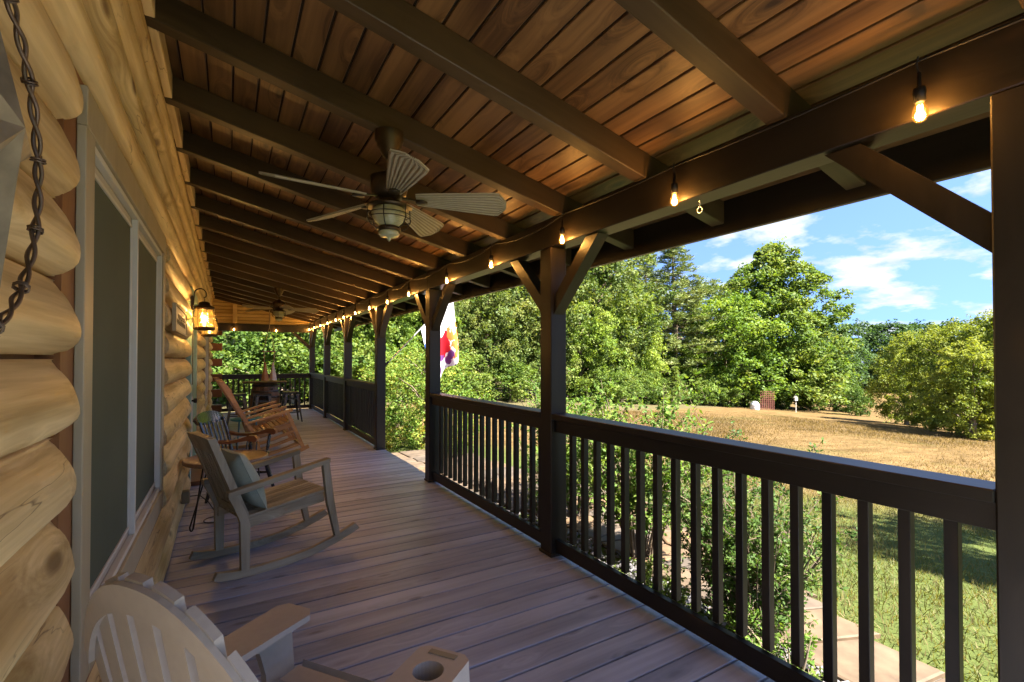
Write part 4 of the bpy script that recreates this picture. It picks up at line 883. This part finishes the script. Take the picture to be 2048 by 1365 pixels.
# local: x forward from arm tips, y to the far side
def back(u, v):     # u across -1..1, v up 0..1
    x0 = -.527 - .144 * v + .025 * (u * u); y = u * (.19 + .095 * math.sin(min(1, v * 1.3) * math.pi / 2)); z = .26 + .739 * v
    return Vector((x0, y, z))
arch = lambda u: 1.0 - .313 * abs(u) ** 2.3
ns_ = 7
for i in range(ns_):
    u0, u1 = -1 + 2 * i / ns_ + .042, -1 + 2 * (i + 1) / ns_ - .042; n = 18; vs = []
    for k_ in range(n + 1):
        for u in (u0, (u0 * 2 + u1) / 3, (u0 + 2 * u1) / 3, u1):
            v = arch(u) * k_ / n * 1.0; p = back(u, v); vs.append(p)
    m_ = 4; L_ = len(vs); vs += [p + Vector((-.018, 0, -.004)) for p in vs]
    fs = []
    for k_ in range(n):
        for j in range(3): a = k_ * m_ + j; fs += [(a, a + 1, a + m_ + 1, a + m_), (L_ + a + m_, L_ + a + m_ + 1, L_ + a + 1, L_ + a)]
        for j in (0, 3): a = k_ * m_ + j; fs.append((a, a + m_, L_ + a + m_, L_ + a))
    for j in range(3): fs += [(j, j + 1, L_ + j + 1, L_ + j), (n * m_ + j, n * m_ + j + 1, L_ + n * m_ + j + 1, L_ + n * m_ + j)]
    MB().add(vs, fs, False).build('back_slat', 'resin_taupe', ad)
def bandu(v0, v1, th, name, off):
    b = MB(); vs = []; n = 20
    for i in range(n + 1):
        u = (-1 + 2 * i / n) * .97
        for v in (v0, v1):
            p = back(u, arch(u) * v); vs += [p + Vector((off, 0, 0)), p + Vector((off - th, 0, -.003))]
    b.add(vs, [f for i in range(n) for f in ((4 * i, 4 * i + 2, 4 * i + 6, 4 * i + 4), (4 * i + 1, 4 * i + 5, 4 * i + 7, 4 * i + 3), (4 * i, 4 * i + 4, 4 * i + 5, 4 * i + 1), (4 * i + 2, 4 * i + 3, 4 * i + 7, 4 * i + 6))] + [(0, 1, 3, 2), (4 * n, 4 * n + 2, 4 * n + 3, 4 * n + 1)]); b.build(name, 'resin_taupe', ad)
bandu(.90, .985, .012, 'top_band', -.019); bandu(.40, .50, .02, 'mid_band', -.019); bandu(.04, .14, .02, 'low_band', -.019)
for i in range(5):
    a = -.02 - i * .095; z_ = .375 - .085 * (i / 4) ** .8
    MB().box(a - .088, a, -.27, .27, z_ - .018, z_, .005).build('seat_slat', 'resin_taupe', ad)
MB().prism([(-.0, .38), (.025, .36), (.02, .29), (-.02, .29)], -.27, .27, 'Y').build('seat_nose', 'resin_taupe', ad)
for s_ in (-1, 1):
    yo = .31 * s_
    # arm and front leg in one bent plate
    MB().prism([(.02, .585), (.045, .572), (.06, .53), (.10, .075), (.085, .045), (-.02, .045), (-.03, .075), (-.045, .40), (-.07, .485), (-.12, .52), (-.5, .52), (-.62, .50), (-.64, .53), (-.6, .553)], yo - .012 + .05 * s_, yo + .012 + .05 * s_, 'Y').build('leg', 'resin_taupe', ad, (-.04, 0, -.045))
    MB().prism([(-.63, .24), (-.55, .26), (-.03, .30), (-.03, .24), (-.50, .16), (-.80, .0), (-.88, .0), (-.70, .17)], yo * .9 - .015, yo * .9 + .015, 'Y').build('rear_leg', 'resin_taupe', ad)
    if s_ == 1:
        b = MB(); pl_ = [(.03, -.08), (.06, -.05), (.06, .05), (.03, .075), (-.35, .06), (-.62, .04), (-.62, -.03), (-.35, -.07)]
        b.prism([(x, y + yo) for x, y in pl_], .572, .592, 'Z'); b.build('arm', 'resin_taupe', ad, (-.04, 0, -.045))
    else:
        b = MB(); n = 24; hole = [(-.07 + .044 * math.cos(2 * math.pi * q / n), yo + .044 * math.sin(2 * math.pi * q / n)) for q in range(n)]
        outl = []
        for q in range(n):
            a = 2 * math.pi * q / n; c_, s2 = math.cos(a), math.sin(a); k_ = min(.105 / max(1e-6, abs(c_)) if c_ > 0 else .09 / max(1e-6, abs(c_)), .085 / max(1e-6, abs(s2))); outl.append((-.07 + c_ * k_, yo + s2 * k_))
        vs = [(x, y, z) for z in (.594, .565) for x, y in outl] + [(x, y, z) for z in (.594, .50) for x, y in hole]
        fs = []
        for q in range(n):
            r_ = (q + 1) % n; fs += [(q, r_, 2 * n + r_, 2 * n + q), (q, n + q, n + r_, r_), (2 * n + q, 2 * n + r_, 3 * n + r_, 3 * n + q)]
        fs.append(tuple(range(3 * n, 4 * n))); b.add(vs, fs)
        b.prism([(x, y + yo) for x, y in [(-.161, -.075), (-.161, .075), (-.35, .065), (-.62, .04), (-.62, -.03), (-.35, -.07)]], .572, .592, 'Z'); b.build('arm', 'resin_taupe', ad, (-.04, 0, -.045))
        MB().box(.0, .02, yo - .045, yo + .045, .5935, .5965).build('phone_slot', 'fan_groove', ad, (-.04, 0, -.045))
# ------------------------------------------------------------------ flag
fl = thing('garden_flag', 'white house flag with red and orange print on an angled pole', 'flag', (2.16, 7.58, 1.32))
A, B = Vector((0, 0, 0)), Vector((1.14, 0, 1.17))
MB().tube([A, B], .011, 8).build('pole', 'aluminium_pole', fl)
MB().lathe([(.02, 0), (.02, .09), (.012, .1)], 10, axis='X').build('bracket', 'black_metal', fl, (-.015, 0, -.01), (0, R(-46), 0))
me = bpy.data.meshes.new('cloth'); n, m_ = 18, 22; vs = []; fs = []; uv = []
for i in range(n + 1):
    u = i / n; p = A.lerp(B, .52 + .50 * u)
    drop = 1.06 - .04 * u
    for j in range(m_ + 1):
        v = j / m_; f_ = .05 * math.sin(u * 11 + v * 2) * (.25 + v) ; sh = .14 * v * (1 - u) + .10 * v
        vs.append((p.x + .03 * math.sin(v * 5 + u * 4) * v + sh - .10 * v * (u) * .4, p.y + f_ + .10 * v * math.sin(u * 5), p.z - v * drop - .05 * math.sin(u * 9) * v)); uv.append((u, 1 - v))
fs = [(i * (m_ + 1) + j, (i + 1) * (m_ + 1) + j, (i + 1) * (m_ + 1) + j + 1, i * (m_ + 1) + j + 1) for i in range(n) for j in range(m_)]
vt = [(x, y + .0015, z) for x, y, z in vs]; no = len(vs)
me.from_pydata(vs + vt, [], fs + [tuple(no + k_ for k_ in f)[::-1] for f in fs]); ul = me.uv_layers.new(name='UV')
for l in me.loops: ul.data[l.index].uv = uv[l.vertex_index % no]
me.polygons.foreach_set('use_smooth', [True] * len(me.polygons)); me.materials.append(MATS['flag_cloth']); link('cloth', me, fl)
# ------------------------------------------------------------------ far lawn things
def place(px, depth, py_=717):
    p = pix(px, py_, depth=depth); return Vector((p.x, p.y, gz(p.x, p.y)))
q = place(1534, 41.5); tr_ = thing('trellis', 'reddish lattice trellis panel at the wood edge across the lawn', 'trellis', q, R(-30)); tr_.scale = (.9, .9, .9)
for i in range(8): MB().box(-.015, .015, -.012, .012, 0, 1.85).build('upright', 'trellis_red', tr_, (-.66 + i * .188, 0, 0))
for i in range(10): MB().box(-.68, .68, -.026, -.0125, -.015, .015).build('crosspiece', 'trellis_red', tr_, (0, 0, .12 + i * .188))
q = place(1509, 41); tk = thing('white_tank', 'white domed tank lid at the far wood edge left of the trellis', 'tank', q); tk.scale = (.85, .85, .85)
MB().lathe([(.42, 0), (.44, .1), (.44, .42), (.40, .6), (.28, .76), (.1, .84), (.0, .85)], 24).build('dome', 'tank_white', tk); MB().lathe([(.455, .40), (.455, .46)], 24).build('rim', 'post_grey', tk)
q = place(1591, 41.3); bh = thing('birdhouse', 'small white birdhouse on a thin post across the lawn', 'birdhouse', q, R(-30)); bh.scale = (.9, .9, .9)
MB().box(-.03, .03, -.03, .03, 0, 1.12).build('pole', 'post_grey', bh)
MB().prism([(-.12, 1.12), (.12, 1.12), (.12, 1.42), (0, 1.55), (-.12, 1.42)], -.12, .12, 'Y').build('box', 'tank_white', bh)
rf = MB(); rf.bar((-.15, 0, 1.40), (0.005, 0, 1.565), .3, .015); rf.bar((.15, 0, 1.40), (-.005, 0, 1.565), .3, .015); rf.build('roof', 'post_grey', bh)
#@@VEG
# ------------------------------------------------------------------ foliage
def leaves(C, size, N=None, aspect=.55, nbias=None, flat=.0):
    n = len(C); d = RNG.normal(size=(n, 3)); d /= np.linalg.norm(d, axis=1, keepdims=True)
    nr = RNG.normal(size=(n, 3)) + (nbias if nbias is not None else 0); nr /= np.linalg.norm(nr, axis=1, keepdims=True) + 1e-9
    r = np.cross(d, nr); r /= np.linalg.norm(r, axis=1, keepdims=True) + 1e-9; d = np.cross(nr, r)
    s = size * RNG.uniform(.65, 1.3, (n, 1)) if np.isscalar(size) else size[:, None]
    V = np.stack([C - d * s * .5, C + r * s * .5 * aspect + d * s * .05, C + d * s * .5, C - r * s * .5 * aspect + d * s * .05], 1).reshape(-1, 3)
    return V, np.arange(4 * n).reshape(-1, 4)
def env_pts(n, prof, rng, lump=.18, shell=.45):
    """points in a body of revolution; prof(h)->radius, h 0..1"""
    out_ = []
    ph = rng.uniform(0, 6.3, 8)
    while len(out_) < n:
        h = rng.uniform(0, 1); a = rng.uniform(0, 6.283); r0 = prof(h)
        if rng.uniform() > r0 / 1.05 + .1: continue
        k = 1 + lump * (math.sin(3 * a + ph[0] + 5 * h) + .7 * math.sin(5 * a + ph[1] - 9 * h) + .5 * math.sin(2 * a + 14 * h + ph[2]))
        r = r0 * k * rng.uniform(0, 1) ** shell
        out_.append((r * math.cos(a), r * math.sin(a), h, r / (r0 * k + 1e-6)))
    return np.array(out_)
def decid(name, mat, H, Wd, prof, nclump, nleaf, leaf, seed, base=.12, cr=(.5, .95), limbs=16, aspect=.6):
    rng = np.random.default_rng(seed); P = env_pts(nclump, prof, rng)
    C = np.c_[P[:, 0] * Wd / 2, P[:, 1] * Wd / 2, H * (base + (1 - base) * P[:, 2])]
    pts = []; nb = []
    for c in C:
        r = rng.uniform(*cr) * rng.choice([.55, .8, 1, 1.15]); q = rng.normal(size=(nleaf, 3)); q /= np.linalg.norm(q, axis=1, keepdims=True)
        q *= (rng.uniform(.15, 1, (nleaf, 1)) ** .45); q[:, 2] = np.abs(q[:, 2]) * rng.choice([1, 1, -1, .6], nleaf)
        o = q * r * np.array([1, 1, rng.uniform(.55, 1.0)]); tl = rng.normal(size=2) * .35; o[:, 2] += o[:, 0] * tl[0] + o[:, 1] * tl[1]; pts.append(c + o); nb.append(q * .7 + np.array([0, 0, .9]))
    V, F_ = leaves(np.concatenate(pts), leaf, aspect=aspect, nbias=np.concatenate(nb))
    crown = fastmesh(name + '_crown', V, F_, mat)
    t = MB(); tr = .022 * H + .02
    tip = H * (base + (1 - base) * .8); kk = 7
    tp = [Vector((rng.normal() * .01 * H * (i / kk), rng.normal() * .01 * H * (i / kk), tip * i / kk - .35 * (i == 0))) for i in range(kk + 1)]
    t.tube(tp, [tr * (1.25 if i == 0 else 1 - .85 * i / kk) for i in range(kk + 1)], 10)
    for c in C[rng.choice(len(C), min(limbs, len(C)), replace=False)]:
        z0 = max(.12 * H, c[2] - .35 * math.hypot(c[0], c[1]) - .12 * H); z0 = min(z0, tip * .95); u = z0 / tip * kk; i = min(int(u), kk - 1); a = tp[i].lerp(tp[i + 1], u - i); b = Vector(c)
        mid = a.lerp(b, .5) + Vector((0, 0, .04 * H)); rl = tr * (.5 - .35 * z0 / H)
        t.tube([a, mid, b], [rl, rl * .6, rl * .2], 6)
    tm = t.mesh(name + '_trunk', False); tm.materials.append(MATS['bark'])
    return tm, crown, H, Wd
def pine(name, mat, H, Wd, seed, whorls=22, per=8, base=.15, tuft=.5, nn=22, young=False):
    rng = np.random.default_rng(seed); pts = []; dirs = []; t = MB(); tr = .016 * H + .012
    t.tube([(0, 0, -.3), (0, 0, H * .5), (.01 * H, 0, H * .97)], [tr * 1.2, tr * .7, tr * .1], 9)
    for i in range(whorls):
        u = i / (whorls - 1); z = H * (base + (1 - base) * (u ** .95)); L = Wd / 2 * (1 - u) ** (.75 if not young else .9) * rng.uniform(.75, 1.12) + .02 * H * (.2 if young else 1)
        for j in range(per):
            if rng.uniform() < .12 and not young: continue
            a = 6.283 * (j + rng.uniform(-.3, .3)) / per + i * 2.4; l = L * rng.uniform(.6, 1.15); dz = l * (rng.uniform(-.05, .3) if not young else rng.uniform(.3, .6))
            e = np.array([math.cos(a) * l, math.sin(a) * l, z + dz]); s = np.array([0, 0, z])
            t.tube([s, (s + e) / 2 - np.array([0, 0, .03 * l]), e], [tr * .22 * (1 - u) + .006, tr * .14 * (1 - u) + .005, .003], 5, False)
            m = max(3, int(l / (tuft * .55))); 
            for k in range(m):
                f = .3 + .7 * (k + rng.uniform(0, 1)) / m; c = s + (e - s) * f + rng.normal(size=3) * tuft * .18
                q = rng.normal(size=(nn, 3)); q /= np.linalg.norm(q, axis=1, keepdims=True); q[:, 2] = np.abs(q[:, 2]) * .8 + .1
                pts.append(c + q * tuft * .35); dirs.append(q)
    C = np.concatenate(pts); D = np.concatenate(dirs); n = len(C)
    r = np.cross(D, RNG.normal(size=(n, 3))); r /= np.linalg.norm(r, axis=1, keepdims=True); ln = tuft * .5 * RNG.uniform(.7, 1.2, (n, 1)); wd = ln * .09 + .004
    V = np.stack([C - D * ln * .5 - r * wd * .5, C - D * ln * .5 + r * wd * .5, C + D * ln * .5 + r * wd * .8, C + D * ln * .5 - r * wd * .8], 1).reshape(-1, 3)
    cm = fastmesh(name + '_crown', V, np.arange(4 * n).reshape(-1, 4), mat); tm = t.mesh(name + '_trunk', False); tm.materials.append(MATS['bark'])
    return tm, cm, H, Wd
oval = lambda h: math.sin(math.pi * min(1, max(0, h)) ** .85) ** .6 if 0 < h < 1 else 0
round_ = lambda h: math.sqrt(max(0, 1 - (2 * h - 1) ** 2))
cone = lambda h: (1 - h) ** .62 * min(1, .55 + 4 * h)
dome = lambda h: (1 - h ** 2.5) ** .75 * min(1, .75 + 3 * h)
full = lambda h: math.sqrt(max(0, 1 - max(0, (h - .35) / .65) ** 2.2)) * (.75 + .25 * min(1, h * 4))
K = {}
K['oak_a'] = decid('oak_a', 'leaf_oak', 12, 8.5, full, 330, 100, .21, 11, base=.10)
K['oak_b'] = decid('oak_b', 'leaf_oak', 13, 9.0, oval, 330, 100, .21, 12, base=.12)
K['maple'] = decid('maple', 'leaf_maple', 11, 9.5, full, 340, 95, .24, 13, base=.05)
K['tulip'] = decid('tulip', 'leaf_tulip', 16, 12.5, dome, 720, 115, .27, 14, base=.05, cr=(.55, 1.0))
K['far'] = decid('far', 'leaf_far', 12, 11, full, 220, 60, .42, 15, base=.05, cr=(.8, 1.3), limbs=6)
K['gold'] = decid('gold', 'leaf_gold', 6, 4.2, full, 300, 90, .14, 16, base=.02, cr=(.28, .5), limbs=12, aspect=.45)
K['under'] = decid('under', 'leaf_tulip', 3.0, 3.4, full, 120, 70, .14, 17, base=.02, cr=(.3, .5), limbs=8)
K['pine'] = pine('pine', 'needle_pine', 15, 7.5, 18, whorls=24, per=8, base=.22, tuft=.62, nn=20)
K['young'] = pine('young', 'needle_young', 3.0, 1.8, 19, whorls=15, per=7, base=.03, tuft=.26, nn=16, young=True)
K['azalea'] = decid('azalea', 'leaf_azalea', 1.9, 2.3, full, 190, 80, .05, 20, base=.02, cr=(.14, .26), limbs=14)
K['pale'] = decid('pale', 'leaf_pale', 3.4, 2.6, round_, 80, 80, .12, 21, base=.3, cr=(.3, .5), limbs=8)
def tree(kind, label, px, depth, H, Wd, name='tree', cat='tree', group=None, at=None, dz=0):
    tm, cm, h0, w0 = K[kind]; p = Vector((at[0], at[1], gz(*at))) if at else place(px, depth)
    t = thing(name, label, cat, (p.x, p.y, p.z + dz), rr.uniform(0, 6.28), group); t.scale = (Wd / w0, Wd / w0, H / h0)
    link('trunk', tm, t); link('crown', cm, t); return t
WE = 'trees along the wood edge'
tree('tulip', 'tallest dense tree with a domed top, standing against the sky', 1545, 50, 16.8, 15.0, group=WE)
tree('maple', 'bright green spreading tree at the left foot of the tallest tree', 1450, 46, 10.6, 10.5, group=WE)
tree('maple', 'low bright tree behind the trellis and birdhouse', 1575, 49.5, 7.5, 8, group=WE)
tree('pine', 'tall feathery pine left of the tallest tree', 1350, 45, 15.0, 10.5, 'pine_tree', group=WE)
tree('pine', 'second pine half hidden behind the first pine', 1290, 50, 15.6, 9.5, 'pine_tree', group=WE)
tree('oak_a', 'leafy oak just right of the braced post', 1190, 38, 14.0, 9.5, group=WE)
tree('maple', 'yellow-green slender tree below the feathery pine', 1262, 39, 9.6, 5.5, group=WE)
tree('oak_b', 'olive green oak seen left of the braced post', 1030, 34, 13.5, 9.5, group=WE)
tree('oak_a', 'oak behind the hanging flag', 925, 32, 13, 9, group=WE)
tree('oak_b', 'leafy oak above the flagpole', 825, 30, 13, 9, group=WE)
tree('maple', 'green tree filling the gap beyond the steps post', 725, 27, 11, 8, group=WE)
tree('oak_a', 'oak beyond the second short railing', 668, 30, 13, 8, group=WE)
tree('oak_b', 'broad oak behind the far corner post', 625, 27, 12, 8, group=WE)
tree('maple', 'green tree seen over the barrel', 560, 27, 11, 8.5, group=WE)
tree('oak_a', 'tree seen between the log ends and the hammock chair', 490, 26, 12, 8, group=WE)
tree('oak_b', 'leftmost tree beyond the log corner', 425, 28, 12, 8, group=WE)
DL = ['deeper tree right above the braced post brace', 'deeper tree behind the leafy oak and the pines', 'deeper tree left of the braced post', 'deeper tree above the hanging flag', 'deeper tree above the flagpole', 'deeper tree beyond the second post past the steps', 'deeper tree behind the far corner post', 'deeper tree above the barrel', 'deeper tree behind the log ends', 'deeper tree between the pines and the tallest tree']
for lb_, (x, d, H, W) in zip(DL, ((1110, 50, 16, 11), (1210, 56, 17, 11), (980, 46, 16, 11), (870, 44, 16, 11), (770, 42, 16, 11), (690, 42, 15, 10), (600, 42, 15, 10), (520, 40, 15, 10), (440, 42, 15, 10), (1420, 60, 15, 11))):
    tree('oak_b' if int(x) % 3 else 'oak_a', lb_, x, d, H, W, group='trees deeper in the wood')
FS = ['dark far slope tree just right of the tallest tree', 'dark far slope tree, second right of the tallest tree', 'dark far slope tree left above the yellow-green clump', 'dark far slope tree behind the yellow-green clump', 'dark far slope tree tucked low behind the tallest tree', 'dark far slope tree behind the middle of the yellow-green clump', 'dark far slope tree nearest the right edge post']
for i, (x, d, H, W) in enumerate(((1665, 88, 12.5, 12), (1720, 96, 13.5, 13), (1780, 92, 13.2, 13), (1840, 100, 14, 13), (1640, 80, 10.5, 11), (1905, 96, 14, 13), (1980, 96, 14, 13))):
    tree('far', FS[i], x, d, H, W, group='far slope trees')
GL = ['yellow-green conifer-like shrub tree, leftmost and lowest of the right-hand clump', 'second yellow-green shrub tree of the right-hand clump', 'tall yellow-green shrub tree in the middle of the right-hand clump', 'tallest yellow-green shrub tree at the right-hand post', 'front low yellow-green shrub tree under the right-hand clump', 'yellow-green shrub tree hidden by the right edge post']
for i, (x, d, H, W) in enumerate(((1812, 33, 6.2, 4.0), (1865, 29, 6.2, 4.0), (1915, 26, 6.1, 3.6), (1975, 24, 6.2, 3.8), (1945, 22.5, 4.6, 3.4), (2050, 23, 6.3, 4.2))):
    tree('gold', GL[i], x, d, H, W, 'shrub_tree', group='yellow-green shrub trees')
UL = ['olive bush right of the birdhouse', 'small bright bush at the lawn corner', 'bushy undergrowth left of the white tank', 'low bush under the bright spreading tree', 'bush at the foot of the slender yellow-green tree', 'bush beyond the rail right of the braced post', 'bush seen over the rail left of the braced post',
      'bush under the flag', 'bush below the flagpole beyond the steps', 'bush seen through the end railing left', 'bush seen through the end railing right', 'bush seen through the far corner railing', 'bush right of the trellis foot', 'low bush behind the birdhouse post', 'bush at the left of the far end railing']
for i, (x, d, H, W) in enumerate(((1668, 50, 3.6, 5.5), (1714, 43, 2.5, 2.6), (1440, 43, 2.6, 3.5), (1400, 42, 2.2, 3), (1265, 36, 2.6, 3.2), (1200, 33, 2.3, 3.2), (1020, 29, 2.4, 3.6), (920, 26, 2.4, 3.4), (815, 23, 2.4, 3.4), (505, 20, 3.0, 4.0), (585, 20, 3.2, 4.2), (655, 22, 3.4, 4.2), (1560, 47, 1.4, 2), (1620, 47, 1.8, 2.6), (440, 20, 3.2, 4.2))):
    tree('under', UL[i], x, d, H, W, 'bush', 'bush', 'bushes along the wood edge')
FB = [(1120, 36, 2.6, 3.6), (1160, 35, 7.5, 5.5), (1235, 33, 2.2, 3.2), (1290, 37, 2.4, 3.2), (1320, 39, 2.0, 2.8), (1080, 33, 7.5, 5), (975, 30, 7.5, 5), (870, 28, 7.5, 5), (760, 25, 6.5, 4.6), (700, 23, 4.4, 5), (610, 22, 4.2, 5), (545, 22, 4.4, 5), (470, 23, 4.6, 5), (1385, 44, 3.2, 4.5), (1490, 47, 2.8, 4), (1250, 44, 7.5, 6), (1330, 46, 6, 6), (1150, 42, 9, 7)]
FL = ['thicket bush close beside the right face of the braced post', 'taller thicket bush a little right of the braced post', 'thicket bush between the braced post and the young pine', 'low thicket bush left of the young pine', 'small thicket bush touching the young pine', 'thicket bush hidden mostly by the braced post', 'thicket bush over the rail midway between flag and braced post',
      'thicket bush just right of the hanging flag', 'thicket bush right of the post that carries the flagpole', 'thicket bush just left of the post that carries the flagpole', 'thicket bush left of the far corner post', 'thicket bush right above the barrel', 'thicket bush left of the hammock chair', 'thicket bush below the feathery pine', 'thicket bush left behind the white tank', 'deep thicket bush under the slender yellow-green tree', 'deep thicket bush at the foot of the feathery pine', 'deep thicket bush under the oak right of the braced post']
for lb_, (x, d, H, W) in zip(FL, FB): tree('under' if H < 4.8 else rr.choice(['oak_a', 'oak_b', 'maple']), lb_, x, d, H, W, 'thicket_bush', 'bush', 'thicket under the wood edge')
tree('young', 'small pale green young pine at the lawn edge', 1350, 36, 2.9, 2.0, 'young_pine', 'pine', at=None)
tree('pale', 'pale blossoming tree seen past the log ends', 466, 21, 4.4, 3.2, 'flowering_tree')
tree('oak_a', 'shade tree out on the near lawn casting dapples', 0, 0, 8.0, 4.6, at=(8.5, -3.4))
tree('azalea', 'rounded dense bush with golden top beyond the steps', 0, 0, 2.15, 2.5, 'rounded_shrub', 'shrub', at=(3.5, 9.3))
tree('azalea', 'rounded green bush behind the short railings', 0, 0, 1.9, 2.4, 'rounded_shrub', 'shrub', at=(3.6, 11.6))
# twiggy shrubs right outside the rail
def shrub(label, x, y, H, W, stems, nl, leaf, mat, seed, lo=.25, up=1.0):
    rng = np.random.default_rng(seed); t = thing('leafy_shrub', label, 'shrub', (x, y, GZ)); b = MB(); pts = []
    for i in range(stems):
        a = rng.uniform(0, 6.28); r = W / 2 * rng.uniform(.2, 1) ** .6; h = H * rng.uniform(.6, 1.02) * (1 - .25 * (r / (W / 2)) ** 2); e = np.array([r * math.cos(a), r * math.sin(a), h]); s = np.array([.1 * math.cos(a) * rng.uniform(.2, 1), .1 * math.sin(a), -.04])
        mid = s + (e - s) * np.array([.35, .35, .5]) + rng.normal(size=3) * .03; rd = rng.uniform(.004, .009)
        b.tube([s, mid, e], [rd * 1.3, rd, .002], 6, False)
        for k in range(rng.integers(5, 9)):
            f = rng.uniform(lo, 1); p = (s * (1 - f) ** 2 + 2 * mid * f * (1 - f) + e * f * f); d = rng.normal(size=3); d[2] = abs(d[2]) * .7 + .25; d /= np.linalg.norm(d); l = rng.uniform(.10, .3) * W; q = p + d * l
            b.tube([p, (p + q) / 2 + rng.normal(size=3) * .015, q], [rd * .5, rd * .35, .0012], 5, False)
            for g_ in range(2):
                d2 = d + rng.normal(size=3) * .7; d2 /= np.linalg.norm(d2); p2 = p + (q - p) * rng.uniform(.3, .9); q2 = p2 + d2 * l * .5; b.tube([p2, q2], [rd * .3, .001], 4, False)
                u = rng.uniform(.1, 1.05, (nl // 2, 1)); pts.append(p2 + (q2 - p2) * u + rng.normal(size=(nl // 2, 3)) * leaf * .45)
            u = rng.uniform(.15, 1.05, (nl, 1)); pts.append(p + (q - p) * u + rng.normal(size=(nl, 3)) * leaf * .5)
    C = np.concatenate(pts); V, F_ = leaves(C, leaf, aspect=.5, nbias=np.array([0, 0, .8]))
    o = b.build('stems', 'bark', t, fix=False); link('foliage', fastmesh('foliage', V, F_, mat), t)
shrub('twiggy small-leaved shrub outside the middle of the nearest railing', 2.98, 1.93, 1.36, 1.0, 54, 26, .028, 'leaf_small', 31)
shrub('taller broad-leaved shrub outside the rail just right of the braced post', 3.35, 3.25, 1.8, 1.35, 36, 24, .046, 'leaf_shrub', 32)
shrub('broad-leaved shrub beyond the rail behind the braced post', 3.6, 4.5, 1.8, 1.4, 34, 22, .048, 'leaf_shrub', 33)
shrub('thin shrub outside the railing near the steps post', 3.0, 4.3, 1.3, .9, 20, 16, .036, 'leaf_small', 34)
shrub('low green plant at the foot of the twiggy shrub', 2.75, 1.62, .42, .5, 16, 12, .03, 'leaf_shrub', 35, lo=.05)
shrub('low plant in the slate bed beside the path', 2.8, 2.55, .35, .45, 14, 12, .03, 'leaf_shrub', 36, lo=.05)
# grass blades on the near lawn
n = 70000
gx = RNG.uniform(3.7, 11, n) ; gy = RNG.uniform(-1.5, 6.5, n)
cxs = np.array([clp(i / 400) for i in range(401)]); ii = np.clip(np.searchsorted(cxs[:, 1], gy), 0, 400); keep = gx > cxs[ii, 0] + cxs[ii, 2] + .03
gx, gy = gx[keep], gy[keep]; n = len(gx); gzv = np.array([gz(a, b) for a, b in zip(gx, gy)])
B0 = np.stack([gx, gy, gzv], 1); a = RNG.uniform(0, 6.28, n); hgt = RNG.uniform(.025, .065, n); wv = np.stack([np.cos(a), np.sin(a), 0 * a], 1) * .004; tl = np.stack([RNG.normal(0, .025, n), RNG.normal(0, .025, n), hgt], 1)
V = np.stack([B0 - wv, B0 + wv, B0 + tl + wv * .3, B0 + tl - wv * .3], 1).reshape(-1, 3)
tag(link('grass', fastmesh('grass', V, np.arange(4 * n).reshape(-1, 4), 'grass_blade')), 'short mixed green and straw grass on the near lawn', 'grass', kind='stuff')

n = 110000
gx = 9 + 24 * RNG.uniform(0, 1, n) ** 1.3; gy = RNG.uniform(1.5, 21, n); keep = gy < 20.3 + np.maximum(0, gx - 21) * .36
gx, gy = gx[keep], gy[keep]; n = len(gx); gzv = np.array([gz(a_1, b_1) for a_1, b_1 in zip(gx, gy)]) - .02
B0 = np.stack([gx, gy, gzv], 1); a = RNG.uniform(0, 6.28, n); hgt = RNG.uniform(.04, .10, n); wv = np.stack([np.cos(a), np.sin(a), 0 * a], 1) * .009; tl = np.stack([RNG.normal(0, .04, n), RNG.normal(0, .04, n), hgt], 1)
V = np.stack([B0 - wv, B0 + wv, B0 + tl + wv * .3, B0 + tl - wv * .3], 1).reshape(-1, 3)
tag(link('dry_grass', fastmesh('dry_grass', V, np.arange(4 * n).reshape(-1, 4), 'straw_blade')), 'straw coloured dry grass across the open field', 'grass', kind='stuff')
